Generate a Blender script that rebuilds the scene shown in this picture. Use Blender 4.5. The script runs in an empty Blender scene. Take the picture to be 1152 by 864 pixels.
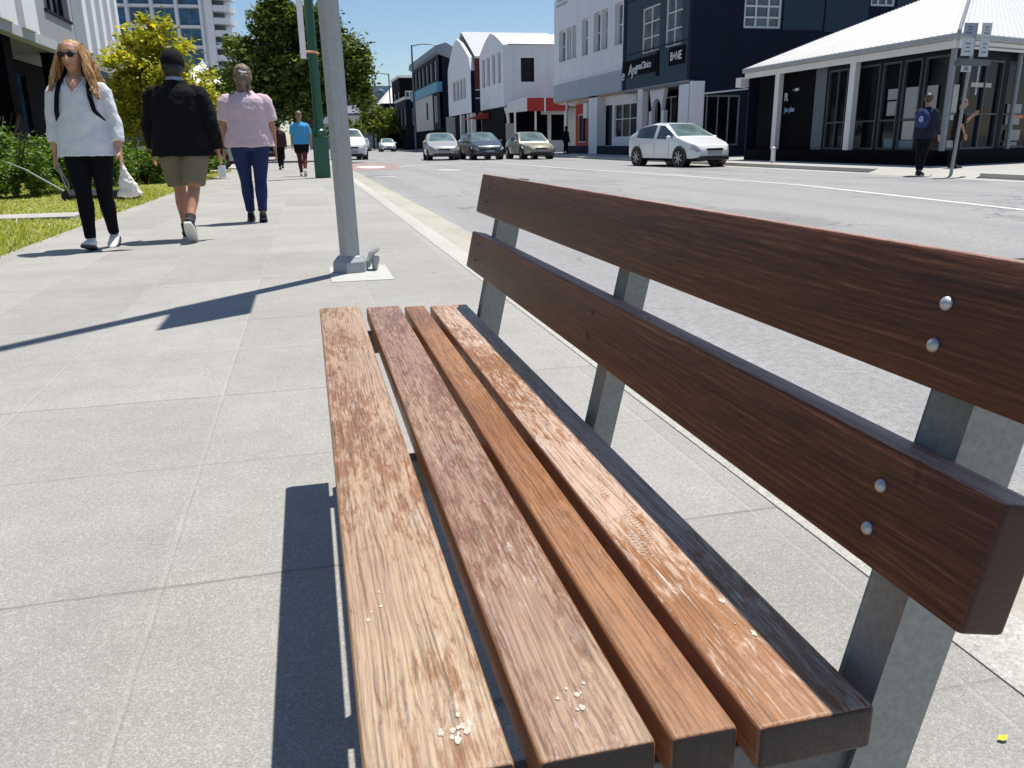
import bpy, bmesh, math, random
import numpy as np
from mathutils import Vector, Matrix
R_ = math.radians
random.seed(7); rng = np.random.default_rng(7)
scene = bpy.context.scene
COL = scene.collection

# ------------------------------------------------------------------ camera
FPX, PITCH, ROLL, YAW, CH = 907.86, 0.292309, -0.01639, 0.237494, 0.85325
cF = Vector((math.sin(YAW)*math.cos(PITCH), math.cos(YAW)*math.cos(PITCH), -math.sin(PITCH)))
r0 = Vector((math.cos(YAW), -math.sin(YAW), 0)); u0 = r0.cross(cF)
cR = r0*math.cos(ROLL)+u0*math.sin(ROLL); cU = -r0*math.sin(ROLL)+u0*math.cos(ROLL)
cam_d = bpy.data.cameras.new('camera'); cam = bpy.data.objects.new('camera', cam_d); COL.objects.link(cam)
cam.matrix_world = Matrix(((cR.x, cU.x, -cF.x, 0), (cR.y, cU.y, -cF.y, 0), (cR.z, cU.z, -cF.z, CH), (0, 0, 0, 1)))
cam_d.sensor_width = 36; cam_d.lens = FPX/1152*36; cam_d.clip_start = .02; cam_d.clip_end = 5000
scene.camera = cam
def ray(x, y): return cF + cR*((x-576)/FPX) - cU*((y-432)/FPX)
def on(axis, val, x, y):
    d = ray(x, y); o = (0, 0, CH)[axis]; t = (val-o)/d[axis]
    return Vector((d.x*t, d.y*t, CH+d.z*t))
onX = lambda X, x, y: on(0, X, x, y)
onY = lambda Y, x, y: on(1, Y, x, y)
onZ = lambda Z, x, y: on(2, Z, x, y)

# ------------------------------------------------------------------ light
SUN = Vector((1, .72, 3.6)).normalized()          # direction towards the sun
elev = math.asin(SUN.z); azim = math.atan2(SUN.x, SUN.y)
world = bpy.data.worlds.new('World'); scene.world = world; world.use_nodes = True
wn = world.node_tree; bg = wn.nodes['Background']
sky = wn.nodes.new('ShaderNodeTexSky'); sky.sky_type = 'NISHITA'; sky.sun_disc = False
sky.sun_elevation = elev; sky.sun_rotation = azim; sky.altitude = 0; sky.air_density = 1.0; sky.dust_density = .15; sky.ozone_density = 4.5
wn.links.new(sky.outputs[0], bg.inputs[0]); bg.inputs[1].default_value = .092
sl = bpy.data.lights.new('sun', 'SUN'); sl.energy = 5.0; sl.angle = R_(.55); sl.color = (1, .955, .89)
so = bpy.data.objects.new('sun', sl); COL.objects.link(so); so.rotation_euler = (-SUN).to_track_quat('-Z', 'Y').to_euler(); so.location = (5, 5, 30)
scene.view_settings.view_transform = 'Standard'; scene.view_settings.look = 'None'
scene.view_settings.exposure = .30; scene.view_settings.gamma = 1
scene.render.engine = 'CYCLES'
scene.cycles.max_bounces = 6; scene.cycles.transparent_max_bounces = 6
scene.cycles.sample_clamp_indirect = 6

# ------------------------------------------------------------------ materials
class NT:
    def __init__(s, name):
        s.m = bpy.data.materials.new(name); s.m.use_nodes = True; s.t = s.m.node_tree; s.b = s.t.nodes['Principled BSDF']
    def n(s, ty, **k):
        nd = s.t.nodes.new('ShaderNode'+ty)
        for a, v in k.items(): setattr(nd, a, v)
        return nd
    def l(s, a, b): s.t.links.new(a, b)
    def set(s, nd, **k):
        for a, v in k.items(): nd.inputs[a.replace('_', ' ')].default_value = v
        return nd
    def coord(s, scale=(1, 1, 1), which='Object', rnd=0):
        tc = s.n('TexCoord'); mp = s.n('Mapping'); s.l(tc.outputs[which], mp.inputs[0]); mp.inputs['Scale'].default_value = scale
        if rnd:
            oi = s.n('ObjectInfo'); m = s.n('Math', operation='MULTIPLY'); s.l(oi.outputs['Random'], m.inputs[0]); m.inputs[1].default_value = rnd
            s.l(m.outputs[0], mp.inputs['Location'])
        return mp.outputs[0]
    def noise(s, vec, scale, detail=4, rough=.55, dist=0):
        nd = s.n('TexNoise'); s.l(vec, nd.inputs['Vector']); s.set(nd, Scale=scale, Detail=detail, Roughness=rough, Distortion=dist); return nd.outputs['Fac']
    def ramp(s, fac, stops, interp='LINEAR'):
        r = s.n('ValToRGB'); r.color_ramp.interpolation = interp; s.l(fac, r.inputs[0]); e = r.color_ramp.elements
        while len(e) < len(stops): e.new(.5)
        for i, (p, c) in enumerate(stops):
            e[i].position = p; e[i].color = (*c, 1) if hasattr(c, '__len__') else (c, c, c, 1)
        return r.outputs[0]
    def mix(s, fac, a, b, blend='MIX'):
        m = s.n('Mix', data_type='RGBA', blend_type=blend)
        for i, v in ((0, fac), (6, a), (7, b)):
            if hasattr(v, 'links') or hasattr(v, 'is_linked'): s.l(v, m.inputs[i])
            else: m.inputs[i].default_value = v if i == 0 else (*v, 1)
        return m.outputs[2]
    def math(s, op, a, b=0.0):
        m = s.n('Math', operation=op)
        for i, v in ((0, a), (1, b)):
            if hasattr(v, 'is_linked'): s.l(v, m.inputs[i])
            else: m.inputs[i].default_value = v
        return m.outputs[0]
    def bump(s, h, strength=.3, dist=.01, prev=None):
        b = s.n('Bump'); b.inputs['Strength'].default_value = strength; b.inputs['Distance'].default_value = dist
        s.l(h, b.inputs['Height'])
        if prev: s.l(prev, b.inputs['Normal'])
        return b.outputs[0]
    def out(s, color=None, rough=None, normal=None, metal=None, spec=None):
        for k, v in (('Base Color', color), ('Roughness', rough), ('Normal', normal), ('Metallic', metal), ('Specular IOR Level', spec)):
            if v is None: continue
            if hasattr(v, 'is_linked'): s.l(v, s.b.inputs[k])
            else: s.b.inputs[k].default_value = (*v, 1) if hasattr(v, '__len__') else v
        return s.m

_mc = {}
def paint(name, c, rough=.6, var=.12, scale=3, metal=0, bump=0, spec=.5):
    if name in _mc: return _mc[name]
    k = NT(name); v = k.coord()
    n = k.noise(v, scale, 6, .6)
    n2 = k.noise(v, scale*9, 4, .6)
    f = k.math('ADD', k.math('MULTIPLY', n, .65), k.math('MULTIPLY', n2, .35))
    lo = tuple(max(0, x*(1-var)) for x in c); hi = tuple(min(1, x*(1+var)) for x in c)
    col = k.ramp(f, [(.3, lo), (.7, hi)])
    if rough >= .55 and scale <= 3: col = k.mix(k.ramp(k.noise(k.coord((1, 1, .07)), 2.2, 6, .7), [(.5, 0), (.75, .30)]), col, tuple(x*.62 for x in c))
    nb = k.bump(n2, bump, .005) if bump else None
    _mc[name] = k.out(col, rough, nb, metal, spec); return _mc[name]

def mat_wood_seat(name, base, bare, patch, cover, chips=.5, cast=(1, 1, 1)):
    k = NT(name); o = k.coord((1, 1, 1), 'Object', 9)
    s = k.coord((1, .022, 1), 'Object', 9)
    dist = k.n('TexNoise'); k.l(k.coord((1, .25, 1), 'Object', 5), dist.inputs[0]); k.set(dist, Scale=11.0, Detail=3.0)
    vm = k.n('VectorMath', operation='MULTIPLY_ADD'); k.l(dist.outputs['Color'], vm.inputs[0]); vm.inputs[1].default_value = (.022, .0, .01); k.l(s, vm.inputs[2])
    w = k.n('TexWave', wave_type='BANDS', bands_direction='X'); k.l(vm.outputs[0], w.inputs[0]); k.set(w, Scale=62, Distortion=4, Detail=4, Detail_Scale=2.0, Detail_Roughness=.65)
    fine = k.noise(vm.outputs[0], 620, 5, .72); fine2 = k.noise(vm.outputs[0], 210, 4, .65)
    grain = k.math('ADD', k.math('MULTIPLY', w.outputs['Fac'], .07), k.math('ADD', k.math('MULTIPLY', fine, .52), k.math('MULTIPLY', fine2, .47)))
    pn = k.noise(k.coord((1, .17, 1), 'Object', 13), 130, 8, .75, .5)
    big = k.noise(k.coord((1, .3, 1), 'Object', 3), 7, 4, .6)
    pm = k.math('ADD', k.math('MULTIPLY', pn, .55), k.math('MULTIPLY', big, .45))
    barec = k.ramp(grain, [(.40, tuple(x*.42 for x in bare)), (.49, tuple(x*.84 for x in bare)), (.59, tuple(min(1, x*1.2) for x in bare))])
    varn = k.ramp(grain, [(.40, tuple(x*.5 for x in patch)), (.50, patch), (.61, tuple(min(1, x*1.35) for x in patch))])
    mask = k.ramp(pm, [(cover-.01, 0), (cover+.06, 1)])
    c1 = k.mix(mask, varn, barec)
    # chalky scuffs where the finish has lifted
    sc_ = k.math('MULTIPLY', k.ramp(k.noise(k.coord((1, .12, 1), 'Object', 21), 150, 6, .75, .8), [(.56, 0), (.66, 1)]), k.ramp(k.noise(o, 9, 4, .6), [(.42, 0), (.62, chips)]))
    c2 = k.mix(sc_, c1, (.80, .74, .69))
    # small dark pits and knots
    vo = k.n('TexVoronoi'); k.l(k.coord((1, .6, 1), 'Object', 4), vo.inputs[0]); k.set(vo, Scale=9.0)
    kn = k.math('ADD', vo.outputs['Distance'], k.math('MULTIPLY', k.noise(o, 120, 3, .6), .03))
    c2 = k.mix(k.math('MULTIPLY', k.ramp(kn, [(.045, 1), (.062, 0)]), .7), c2, (.12, .06, .035))
    c2 = k.mix(k.math('MULTIPLY', k.ramp(kn, [(.06, 0), (.066, 1), (.08, 1), (.10, 0)]), .28), c2, (.42, .2, .09))
    tint = k.ramp(k.noise(k.coord((1, .5, 1), 'Object', 8), 3.2, 3, .5), [(.35, (1, 1, 1)), (.65, cast)])
    c2 = k.mix(1.0, c2, tint, 'MULTIPLY')
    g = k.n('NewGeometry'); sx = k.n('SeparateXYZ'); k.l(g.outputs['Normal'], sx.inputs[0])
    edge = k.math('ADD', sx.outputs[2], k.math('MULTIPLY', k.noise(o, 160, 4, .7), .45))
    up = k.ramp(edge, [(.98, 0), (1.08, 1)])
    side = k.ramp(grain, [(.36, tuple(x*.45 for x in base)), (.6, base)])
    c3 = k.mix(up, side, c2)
    c3 = k.mix(k.ramp(k.math('ABSOLUTE', sx.outputs[1]), [(.6, 0), (.8, 1)]), c3, (.022, .012, .01))   # sawn ends: their shade is darkened into the end-grain colour
    nb = k.bump(grain, .6, .0018); nb = k.bump(mask, .3, .0006, nb)
    rg = k.ramp(mask, [(0, .36), (1, .5)])
    return k.out(c3, rg, nb, spec=.5)

def mat_wood_back(name):
    k = NT(name); o = k.coord((1, 1, 1), 'Object', 9); s0 = k.coord((1, .035, 1), 'Object', 9)
    dist = k.n('TexNoise'); k.l(k.coord((1, .2, 1), 'Object', 5), dist.inputs[0]); k.set(dist, Scale=9.0, Detail=3.0)
    vm = k.n('VectorMath', operation='MULTIPLY_ADD'); k.l(dist.outputs['Color'], vm.inputs[0]); vm.inputs[1].default_value = (.01, .0, .035); k.l(s0, vm.inputs[2]); s = vm.outputs[0]
    w = k.n('TexWave', wave_type='BANDS', bands_direction='Z'); k.l(s, w.inputs[0]); k.set(w, Scale=48, Distortion=4, Detail=4, Detail_Scale=1.6, Detail_Roughness=.6)
    fine = k.noise(s, 640, 5, .75); fine2 = k.noise(s, 190, 4, .65)
    grain = k.math('ADD', k.math('MULTIPLY', w.outputs['Fac'], .07), k.math('ADD', k.math('MULTIPLY', fine, .53), k.math('MULTIPLY', fine2, .46)))
    big = k.noise(k.coord((1, .25, 1), 'Object', 3), 7, 4, .6)
    c = k.ramp(grain, [(.38, (.022, .007, .004)), (.50, (.074, .022, .010)), (.59, (.13, .042, .019)), (.70, (.27, .11, .05))])
    c = k.mix(k.ramp(big, [(.35, 0), (.7, .45)]), c, (.105, .030, .013))
    om = k.math('MULTIPLY', k.ramp(k.noise(k.coord((1, .2, 1), 'Object', 6), 40, 6, .72), [(.68, 0), (.73, 1)]), .4)
    c = k.mix(om, c, (.22, .10, .03))
    g = k.n('NewGeometry'); sx = k.n('SeparateXYZ'); k.l(g.outputs['Normal'], sx.inputs[0])
    edge = k.math('ADD', sx.outputs[2], k.math('MULTIPLY', k.noise(o, 60, 3, .6), .3))
    up = k.ramp(edge, [(.85, 0), (1.12, 1)])
    worn = k.ramp(grain, [(.38, (.22, .11, .075)), (.62, (.52, .34, .26))])
    c = k.mix(up, c, worn)
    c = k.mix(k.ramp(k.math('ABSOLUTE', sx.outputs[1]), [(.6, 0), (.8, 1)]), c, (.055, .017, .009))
    nb = k.bump(grain, .7, .0018)
    return k.out(c, .45, nb, spec=.4)

def mat_concrete_path():
    k = NT('footpath_concrete'); o = k.coord()
    sx = k.n('SeparateXYZ'); k.l(o, sx.inputs[0])
    agg = k.n('TexVoronoi'); k.l(o, agg.inputs[0]); k.set(agg, Scale=260.0)
    f1 = k.noise(o, 340, 3, .7); f2 = k.noise(o, 90, 4, .6); f3 = k.noise(o, 1.3, 5, .6); f4 = k.noise(o, 9, 5, .65)
    t = k.math('ADD', k.math('MULTIPLY', f1, .55), k.math('ADD', k.math('MULTIPLY', f2, .25), k.math('MULTIPLY', agg.outputs['Distance'], .3)))
    c = k.ramp(t, [(.30, (.19, .186, .175)), (.5, (.312, .305, .288)), (.62, (.375, .367, .348)), (.76, (.52, .51, .49))])
    big = k.math('ADD', k.math('MULTIPLY', f3, .6), k.math('MULTIPLY', f4, .4))
    c = k.mix(1.0, c, k.ramp(big, [(.3, (.80, .79, .77)), (.7, (1.06, 1.05, 1.03))]), 'MULTIPLY')
    st = k.ramp(k.noise(k.coord((1, 1, 1)), 2.7, 7, .72), [(.62, 0), (.8, .35)])
    c = k.mix(st, c, (.2, .19, .175))
    vs = k.n('TexVoronoi'); k.l(o, vs.inputs[0]); k.set(vs, Scale=1.7)
    gum = k.math('MULTIPLY', k.ramp(vs.outputs['Distance'], [(.022, 1), (.034, 0)]), .45)
    c = k.mix(gum, c, (.13, .125, .115))
    def cell(axis, per, off): return k.math('FLOOR', k.math('ADD', k.math('DIVIDE', k.math('SUBTRACT', sx.outputs[axis], off), per), 0.0))
    cv = k.n('CombineXYZ'); k.l(cell(0, .66, -.355), cv.inputs[0]); k.l(cell(1, 1.34, 1.572), cv.inputs[1]); wn_ = k.n('TexWhiteNoise'); k.l(cv.outputs[0], wn_.inputs[0])
    c = k.mix(1.0, c, k.ramp(wn_.outputs['Value'], [(0, (.93, .93, .92)), (1, (1.05, 1.05, 1.05))]), 'MULTIPLY')
    c = k.mix(k.math('MULTIPLY', k.ramp(k.noise(k.coord((1, .7, 1)), 14, 8, .8), [(.60, 0), (.68, 1)]), .28), c, (.16, .15, .135))
    # saw cut joints: distance to the lines of the slab grid
    def joint(axis, per, off, wid, wob):
        a = k.math('ADD', sx.outputs[axis], k.math('MULTIPLY', k.math('SUBTRACT', k.noise(k.coord(), wob, 3, .6), .5), .012))
        a = k.math('SUBTRACT', a, off); a = k.math('DIVIDE', a, per)
        a = k.math('ABSOLUTE', k.math('SUBTRACT', a, k.math('ROUND', a)))
        a = k.math('MULTIPLY', a, per)
        return k.ramp(k.math('DIVIDE', a, wid), [(.35, 1), (1.0, 0)])
    jx = joint(0, .66, -.355, .008, 5); jy = joint(1, .67, 1.572, .0045, 5); jy2 = joint(1, 1.34, 1.572, .006, 5)
    jn = k.ramp(k.noise(o, 6, 4, .7), [(.35, .3), (.65, 1)]); c = k.mix(k.math('MULTIPLY', k.math('MULTIPLY', jx, jn), .20), c, (.50, .48, .44))
    c = k.mix(k.math('MULTIPLY', jy, .35), c, (.2, .19, .17))
    c = k.mix(k.math('MULTIPLY', k.math('MULTIPLY', jy2, jn), .48), c, (.12, .11, .1))
    j = k.math('MAXIMUM', jx, k.math('MAXIMUM', jy, jy2))
    nb = k.bump(t, .5, .003); nb = k.bump(k.math('MULTIPLY', j, -1), .5, .004, nb)
    return k.out(c, .85, nb, spec=.3)

def mat_aggregate(name, dark, mid, light, scale=150, big=(.85, 1.08), rough=.85, stain=None, road=False):
    k = NT(name); o = k.coord()
    f1 = k.noise(o, scale, 3, .7); f2 = k.noise(o, scale/4, 4, .6); f3 = k.noise(o, .7, 6, .62); f4 = k.noise(k.coord((1, .12, 1)), 2.2, 4, .6)
    t = k.math('ADD', k.math('MULTIPLY', f1, .62), k.math('MULTIPLY', f2, .38))
    c = k.ramp(t, [(.34, dark), (.52, mid), (.7, light)])
    b = k.math('ADD', k.math('MULTIPLY', f3, .5), k.math('MULTIPLY', f4, .5))
    c = k.mix(1.0, c, k.ramp(b, [(.32, (big[0],)*3), (.68, (big[1],)*3)]), 'MULTIPLY')
    if road:
        sx = k.n('SeparateXYZ'); k.l(o, sx.inputs[0])
        tr_ = k.math('SINE', k.math('MULTIPLY', sx.outputs[0], 3.6)); c = k.mix(k.math('MULTIPLY', k.ramp(tr_, [(.2, 0), (1, 1)]), .16), c, (.15, .15, .15))
        vc = k.n('TexVoronoi', feature='DISTANCE_TO_EDGE'); wob = k.n('TexNoise'); k.l(o, wob.inputs[0]); k.set(wob, Scale=2.0, Detail=5.0); va = k.n('VectorMath', operation='ADD'); k.l(o, va.inputs[0]); k.l(wob.outputs['Color'], va.inputs[1]); k.l(va.outputs[0], vc.inputs[0]); k.set(vc, Scale=.33)
        cr = k.math('MULTIPLY', k.ramp(vc.outputs['Distance'], [(.0, 1), (.012, 0)]), k.ramp(k.noise(o, .35, 3, .6), [(.42, 0), (.55, .75)])); c = k.mix(cr, c, (.08, .08, .08))
        pt = k.n('TexVoronoi'); k.l(k.coord((.35, .12, 1)), pt.inputs[0]); k.set(pt, Scale=1.0); c = k.mix(1.0, c, k.ramp(k.math('ADD', pt.outputs['Distance'], k.math('MULTIPLY', f3, .4)), [(.42, (.86, .86, .86)), (.44, (1, 1, 1))]), 'MULTIPLY')
        oil = k.ramp(k.noise(o, 1.9, 6, .75), [(.62, 0), (.74, .4)]); c = k.mix(oil, c, (.09, .09, .09))
    if stain: c = k.mix(k.ramp(k.noise(o, 5, 6, .7), [(.5, 0), (.66, .6)]), c, stain)
    return k.out(c, rough, k.bump(t, .6, .004), spec=.3)

def mat_galv(name, c=(.36, .37, .37), metal=.35):
    k = NT(name); o = k.coord()
    v = k.n('TexVoronoi'); k.l(o, v.inputs[0]); k.set(v, Scale=170.0)
    n = k.noise(o, 22, 6, .7); n2 = k.noise(o, 420, 3, .75)
    f = k.math('ADD', k.math('MULTIPLY', n, .5), k.math('ADD', k.math('MULTIPLY', v.outputs['Distance'], .25), k.math('MULTIPLY', n2, .3)))
    col = k.ramp(f, [(.3, tuple(x*.78 for x in c)), (.5, c), (.72, tuple(min(1, x*1.25) for x in c))])
    return k.out(col, k.ramp(n, [(.3, .42), (.7, .62)]), k.bump(f, .25, .002), metal, .5)

def mat_glass(name, tint=(.02, .026, .03), rough=.06):
    k = NT(name); o = k.coord()
    c = k.ramp(k.noise(o, .8, 4, .6), [(.35, tuple(x*.5 for x in tint)), (.65, tuple(x*1.7 for x in tint))])
    nb = k.bump(k.noise(o, .7, 2, .5), .05, .05)
    return k.out(c, rough, nb, spec=.6)

def mat_leaf(name, c1, c2, c3, trans=.35):
    k = NT(name); g = k.n('NewGeometry')
    col = k.ramp(g.outputs['Random Per Island'], [(0, c1), (.55, c2), (1, c3)])
    k.out(col, .5, spec=.35)
    tr = k.n('BsdfTranslucent'); br = k.mix(1.0, col, (1.6, 1.7, .7), 'MULTIPLY'); k.l(br, tr.inputs[0])
    mx = k.n('MixShader'); mx.inputs[0].default_value = trans; k.l(k.b.outputs[0], mx.inputs[1]); k.l(tr.outputs[0], mx.inputs[2])
    k.l(mx.outputs[0], k.t.nodes['Material Output'].inputs[0]); return k.m

def mat_fabric(name, c, var=.12, rough=.9, sc=90):
    k = NT(name); o = k.coord()
    a = k.noise(o, 7, 4, .6); b = k.noise(o, sc, 3, .6)
    f = k.math('ADD', k.math('MULTIPLY', a, .6), k.math('MULTIPLY', b, .4))
    col = k.ramp(f, [(.3, tuple(x*(1-var) for x in c)), (.7, tuple(min(1, x*(1+var)) for x in c))])
    return k.out(col, rough, k.bump(b, .3, .002), spec=.2)

def mat_skin(name, c):
    k = NT(name); o = k.coord()
    col = k.ramp(k.noise(o, 14, 4, .6), [(.3, tuple(x*.85 for x in c)), (.7, tuple(min(1, x*1.1) for x in c))])
    k.b.inputs['Subsurface Weight'].default_value = .08; k.b.inputs['Subsurface Radius'].default_value = (.02, .008, .005)
    return k.out(col, .5, spec=.35)

def mat_corrugated(name, c, per, axis, c2=None, rough=.45):
    k = NT(name); o = k.coord(); s = k.n('SeparateXYZ'); k.l(o, s.inputs[0])
    a = k.math('MULTIPLY', s.outputs[axis], 6.28318/per); w = k.math('SINE', a)
    n = k.noise(o, 1.2, 5, .6)
    col = k.ramp(n, [(.3, tuple(x*.9 for x in c)), (.7, c)])
    return k.out(col, rough, k.bump(w, .8, .02), spec=.4)

# ------------------------------------------------------------------ geometry helpers
BASE = {}      # world location of each thing's root, so parts can be written in world coordinates
def rootloc(o):
    while o.parent: o = o.parent
    return BASE.get(o.name, Vector((0, 0, 0)))
def thing(name, label, cat, loc=(0, 0, 0), group=None):
    o = bpy.data.objects.new(name, None); COL.objects.link(o); o.location = loc; o.empty_display_size = .2
    o['label'] = label; o['category'] = cat
    if group: o['group'] = group
    BASE[o.name] = Vector(loc); return o
def obj(name, bm, mat, parent=None, smooth=None, bevel=0, seg=2, label=None, world=True):
    if parent is not None and world:
        L = rootloc(parent)
        if L.length: bmesh.ops.translate(bm, verts=bm.verts, vec=-L)
    me = bpy.data.meshes.new(name)
    if bevel: bmesh.ops.bevel(bm, geom=list(bm.edges), offset=bevel, segments=seg, affect='EDGES', profile=.5)
    bmesh.ops.recalc_face_normals(bm, faces=bm.faces)
    bm.to_mesh(me); bm.free(); me.materials.append(mat)
    if smooth:
        me.polygons.foreach_set('use_smooth', [True]*len(me.polygons))
        me.set_sharp_from_angle(angle=R_(smooth))
    o = bpy.data.objects.new(name, me); COL.objects.link(o); o.parent = parent
    if label: o['label'] = label
    return o
def tag(o, label, cat, group=None):
    o['label'] = label; o['category'] = cat
    if group: o['group'] = group
    return o
def struct(o, kind='structure'): o['kind'] = kind; return o
def recenter(o):
    """put a single-mesh thing's origin at its base"""
    me = o.data; n = len(me.vertices); a = np.empty(n*3); me.vertices.foreach_get('co', a); a = a.reshape(-1, 3)
    c = np.array([(a[:, 0].min()+a[:, 0].max())/2, (a[:, 1].min()+a[:, 1].max())/2, a[:, 2].min()])
    a -= c; me.vertices.foreach_set('co', a.ravel()); o.location = c; return o
def NB(): return bmesh.new()
def box(bm, x0, x1, y0, y1, z0, z1):
    v = [bm.verts.new(p) for p in ((x0,y0,z0),(x1,y0,z0),(x1,y1,z0),(x0,y1,z0),(x0,y0,z1),(x1,y0,z1),(x1,y1,z1),(x0,y1,z1))]
    for f in ((0,3,2,1),(4,5,6,7),(0,1,5,4),(1,2,6,5),(2,3,7,6),(3,0,4,7)): bm.faces.new([v[i] for i in f])
    return v
def quad(bm, pts):
    return bm.faces.new([bm.verts.new(p) for p in pts])
def obox(bm, c, ax, ay, az):
    """box centred at c with half-extent vectors ax ay az"""
    c, ax, ay, az = map(Vector, (c, ax, ay, az)); v = []
    for s in ((-1,-1,-1),(1,-1,-1),(1,1,-1),(-1,1,-1),(-1,-1,1),(1,-1,1),(1,1,1),(-1,1,1)): v.append(bm.verts.new(c+ax*s[0]+ay*s[1]+az*s[2]))
    for f in ((0,3,2,1),(4,5,6,7),(0,1,5,4),(1,2,6,5),(2,3,7,6),(3,0,4,7)): bm.faces.new([v[i] for i in f])
def prism(bm, pts, dirv):
    """extrude polygon pts along dirv"""
    d = Vector(dirv); a = [bm.verts.new(p) for p in pts]; b = [bm.verts.new(Vector(p)+d) for p in pts]
    bm.faces.new(a); bm.faces.new(b[::-1]); n = len(pts)
    for i in range(n): bm.faces.new((a[i], a[(i+1) % n], b[(i+1) % n], b[i]))
def tube(bm, pts, radii, n=12, side=None, cap=True, rot=0):
    pts = [Vector(p) for p in pts]; rings = []; m = len(pts); prev = None
    for i, p in enumerate(pts):
        t = (pts[min(i+1, m-1)]-pts[max(i-1, 0)])
        if t.length < 1e-9: t = Vector((0, 0, 1))
        t.normalize()
        s = Vector(side) if side is not None else (prev if prev is not None else (Vector((1, 0, 0)) if abs(t.x) < .8 else Vector((0, 1, 0))))
        s = (s-t*s.dot(t)).normalized(); prev = s; q = t.cross(s)
        r = radii[i] if hasattr(radii, '__len__') else radii
        a, b = r if hasattr(r, '__len__') else (r, r)
        rings.append([bm.verts.new(p+s*(a*math.cos(rot+2*math.pi*j/n))+q*(b*math.sin(rot+2*math.pi*j/n))) for j in range(n)])
    for i in range(m-1):
        for j in range(n): bm.faces.new((rings[i][j], rings[i][(j+1) % n], rings[i+1][(j+1) % n], rings[i+1][j]))
    if cap: bm.faces.new(rings[0][::-1]); bm.faces.new(rings[-1])
    return rings
def ball(bm, c, r, su=12, sv=8):
    c = Vector(c); rr = r if hasattr(r, '__len__') else (r, r, r)
    g = bmesh.ops.create_uvsphere(bm, u_segments=su, v_segments=sv, radius=1)
    for v in g['verts']: v.co = Vector((v.co.x*rr[0], v.co.y*rr[1], v.co.z*rr[2]))+c
def fastmesh(name, verts, faces, mat):
    me = bpy.data.meshes.new(name); nv, nf = len(verts), len(faces); k = faces.shape[1]
    me.vertices.add(nv); me.vertices.foreach_set('co', verts.astype(np.float32).ravel())
    me.loops.add(nf*k); me.loops.foreach_set('vertex_index', faces.astype(np.int32).ravel())
    me.polygons.add(nf); me.polygons.foreach_set('loop_start', np.arange(0, nf*k, k, dtype=np.int32)); me.polygons.foreach_set('loop_total', np.full(nf, k, dtype=np.int32))
    me.update(calc_edges=True); me.materials.append(mat)
    o = bpy.data.objects.new(name, me); COL.objects.link(o); return o

# a vertical wall described in its own frame: origin O, run U, inward normal N
class Wall:
    def __init__(s, O, U, N): s.O, s.U, s.N = Vector(O), Vector(U).normalized(), Vector(N).normalized()
    def p(s, u, z, d=0): return s.O+s.U*u+Vector((0, 0, z))+s.N*d
    def u_at(s, x, y=120):
        """run coordinate and height where the sight line through photo pixel (x, y) meets the wall"""
        d = ray(x, y); c = Vector((0, 0, CH)); t = (s.O-c).dot(s.N)/d.dot(s.N); q = c+d*t; return (q-s.O).dot(s.U), q.z
    def skin(s, bm, u0, u1, z0, z1, holes=(), depth=.14):
        us = sorted({u0, u1, *[h[0] for h in holes], *[h[1] for h in holes]}); zs = sorted({z0, z1, *[h[2] for h in holes], *[h[3] for h in holes]})
        us = [u for u in us if u0 <= u <= u1]; zs = [z for z in zs if z0 <= z <= z1]
        for i in range(len(us)-1):
            for j in range(len(zs)-1):
                cu, cz = (us[i]+us[i+1])/2, (zs[j]+zs[j+1])/2
                if any(h[0] < cu < h[1] and h[2] < cz < h[3] for h in holes): continue
                quad(bm, [s.p(us[i], zs[j]), s.p(us[i+1], zs[j]), s.p(us[i+1], zs[j+1]), s.p(us[i], zs[j+1])])
        for a, b, c, d in holes:
            for q in (((a,c),(b,c)), ((b,c),(b,d)), ((b,d),(a,d)), ((a,d),(a,c))):
                quad(bm, [s.p(*q[0]), s.p(*q[1]), s.p(*q[1], depth), s.p(*q[0], depth)])
    def bar(s, bm, u0, u1, z0, z1, d0, d1):
        c = (s.p(u0, z0, d0)+s.p(u1, z1, d1))/2
        obox(bm, c, s.U*(abs(u1-u0)/2), s.N*(abs(d1-d0)/2), Vector((0, 0, abs(z1-z0)/2)))
    def window(s, parent, u0, u1, z0, z1, nx, nz, fm, gm, fw=.06, depth=.14, name='window', sill=None, zs=None):
        b = NB()
        s.bar(b, u0, u0+fw, z0, z1, depth-.09, depth-.005); s.bar(b, u1-fw, u1, z0, z1, depth-.09, depth-.005)
        s.bar(b, u0+fw, u1-fw, z0, z0+fw, depth-.09, depth-.005); s.bar(b, u0+fw, u1-fw, z1-fw, z1, depth-.09, depth-.005)
        for i in range(1, nx):
            u = u0+(u1-u0)*i/nx; s.bar(b, u-fw*.4, u+fw*.4, z0+fw, z1-fw, depth-.075, depth-.01)
        for j in range(1, nz):
            z = z0+(z1-z0)*(zs[j-1] if zs else j/nz); s.bar(b, u0+fw, u1-fw, z-fw*.4, z+fw*.4, depth-.07, depth-.012)
        f = obj(name, b, fm, parent)
        g = NB(); quad(g, [s.p(u0, z0, depth+.0), s.p(u1, z0, depth), s.p(u1, z1, depth), s.p(u0, z1, depth)]); obj('pane', g, gm, f)
        if sill:
            g = NB(); s.bar(g, u0-.06, u1+.06, z0-.08, z0, -.06, .05); obj('sill', g, sill, f)
        return f
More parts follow.
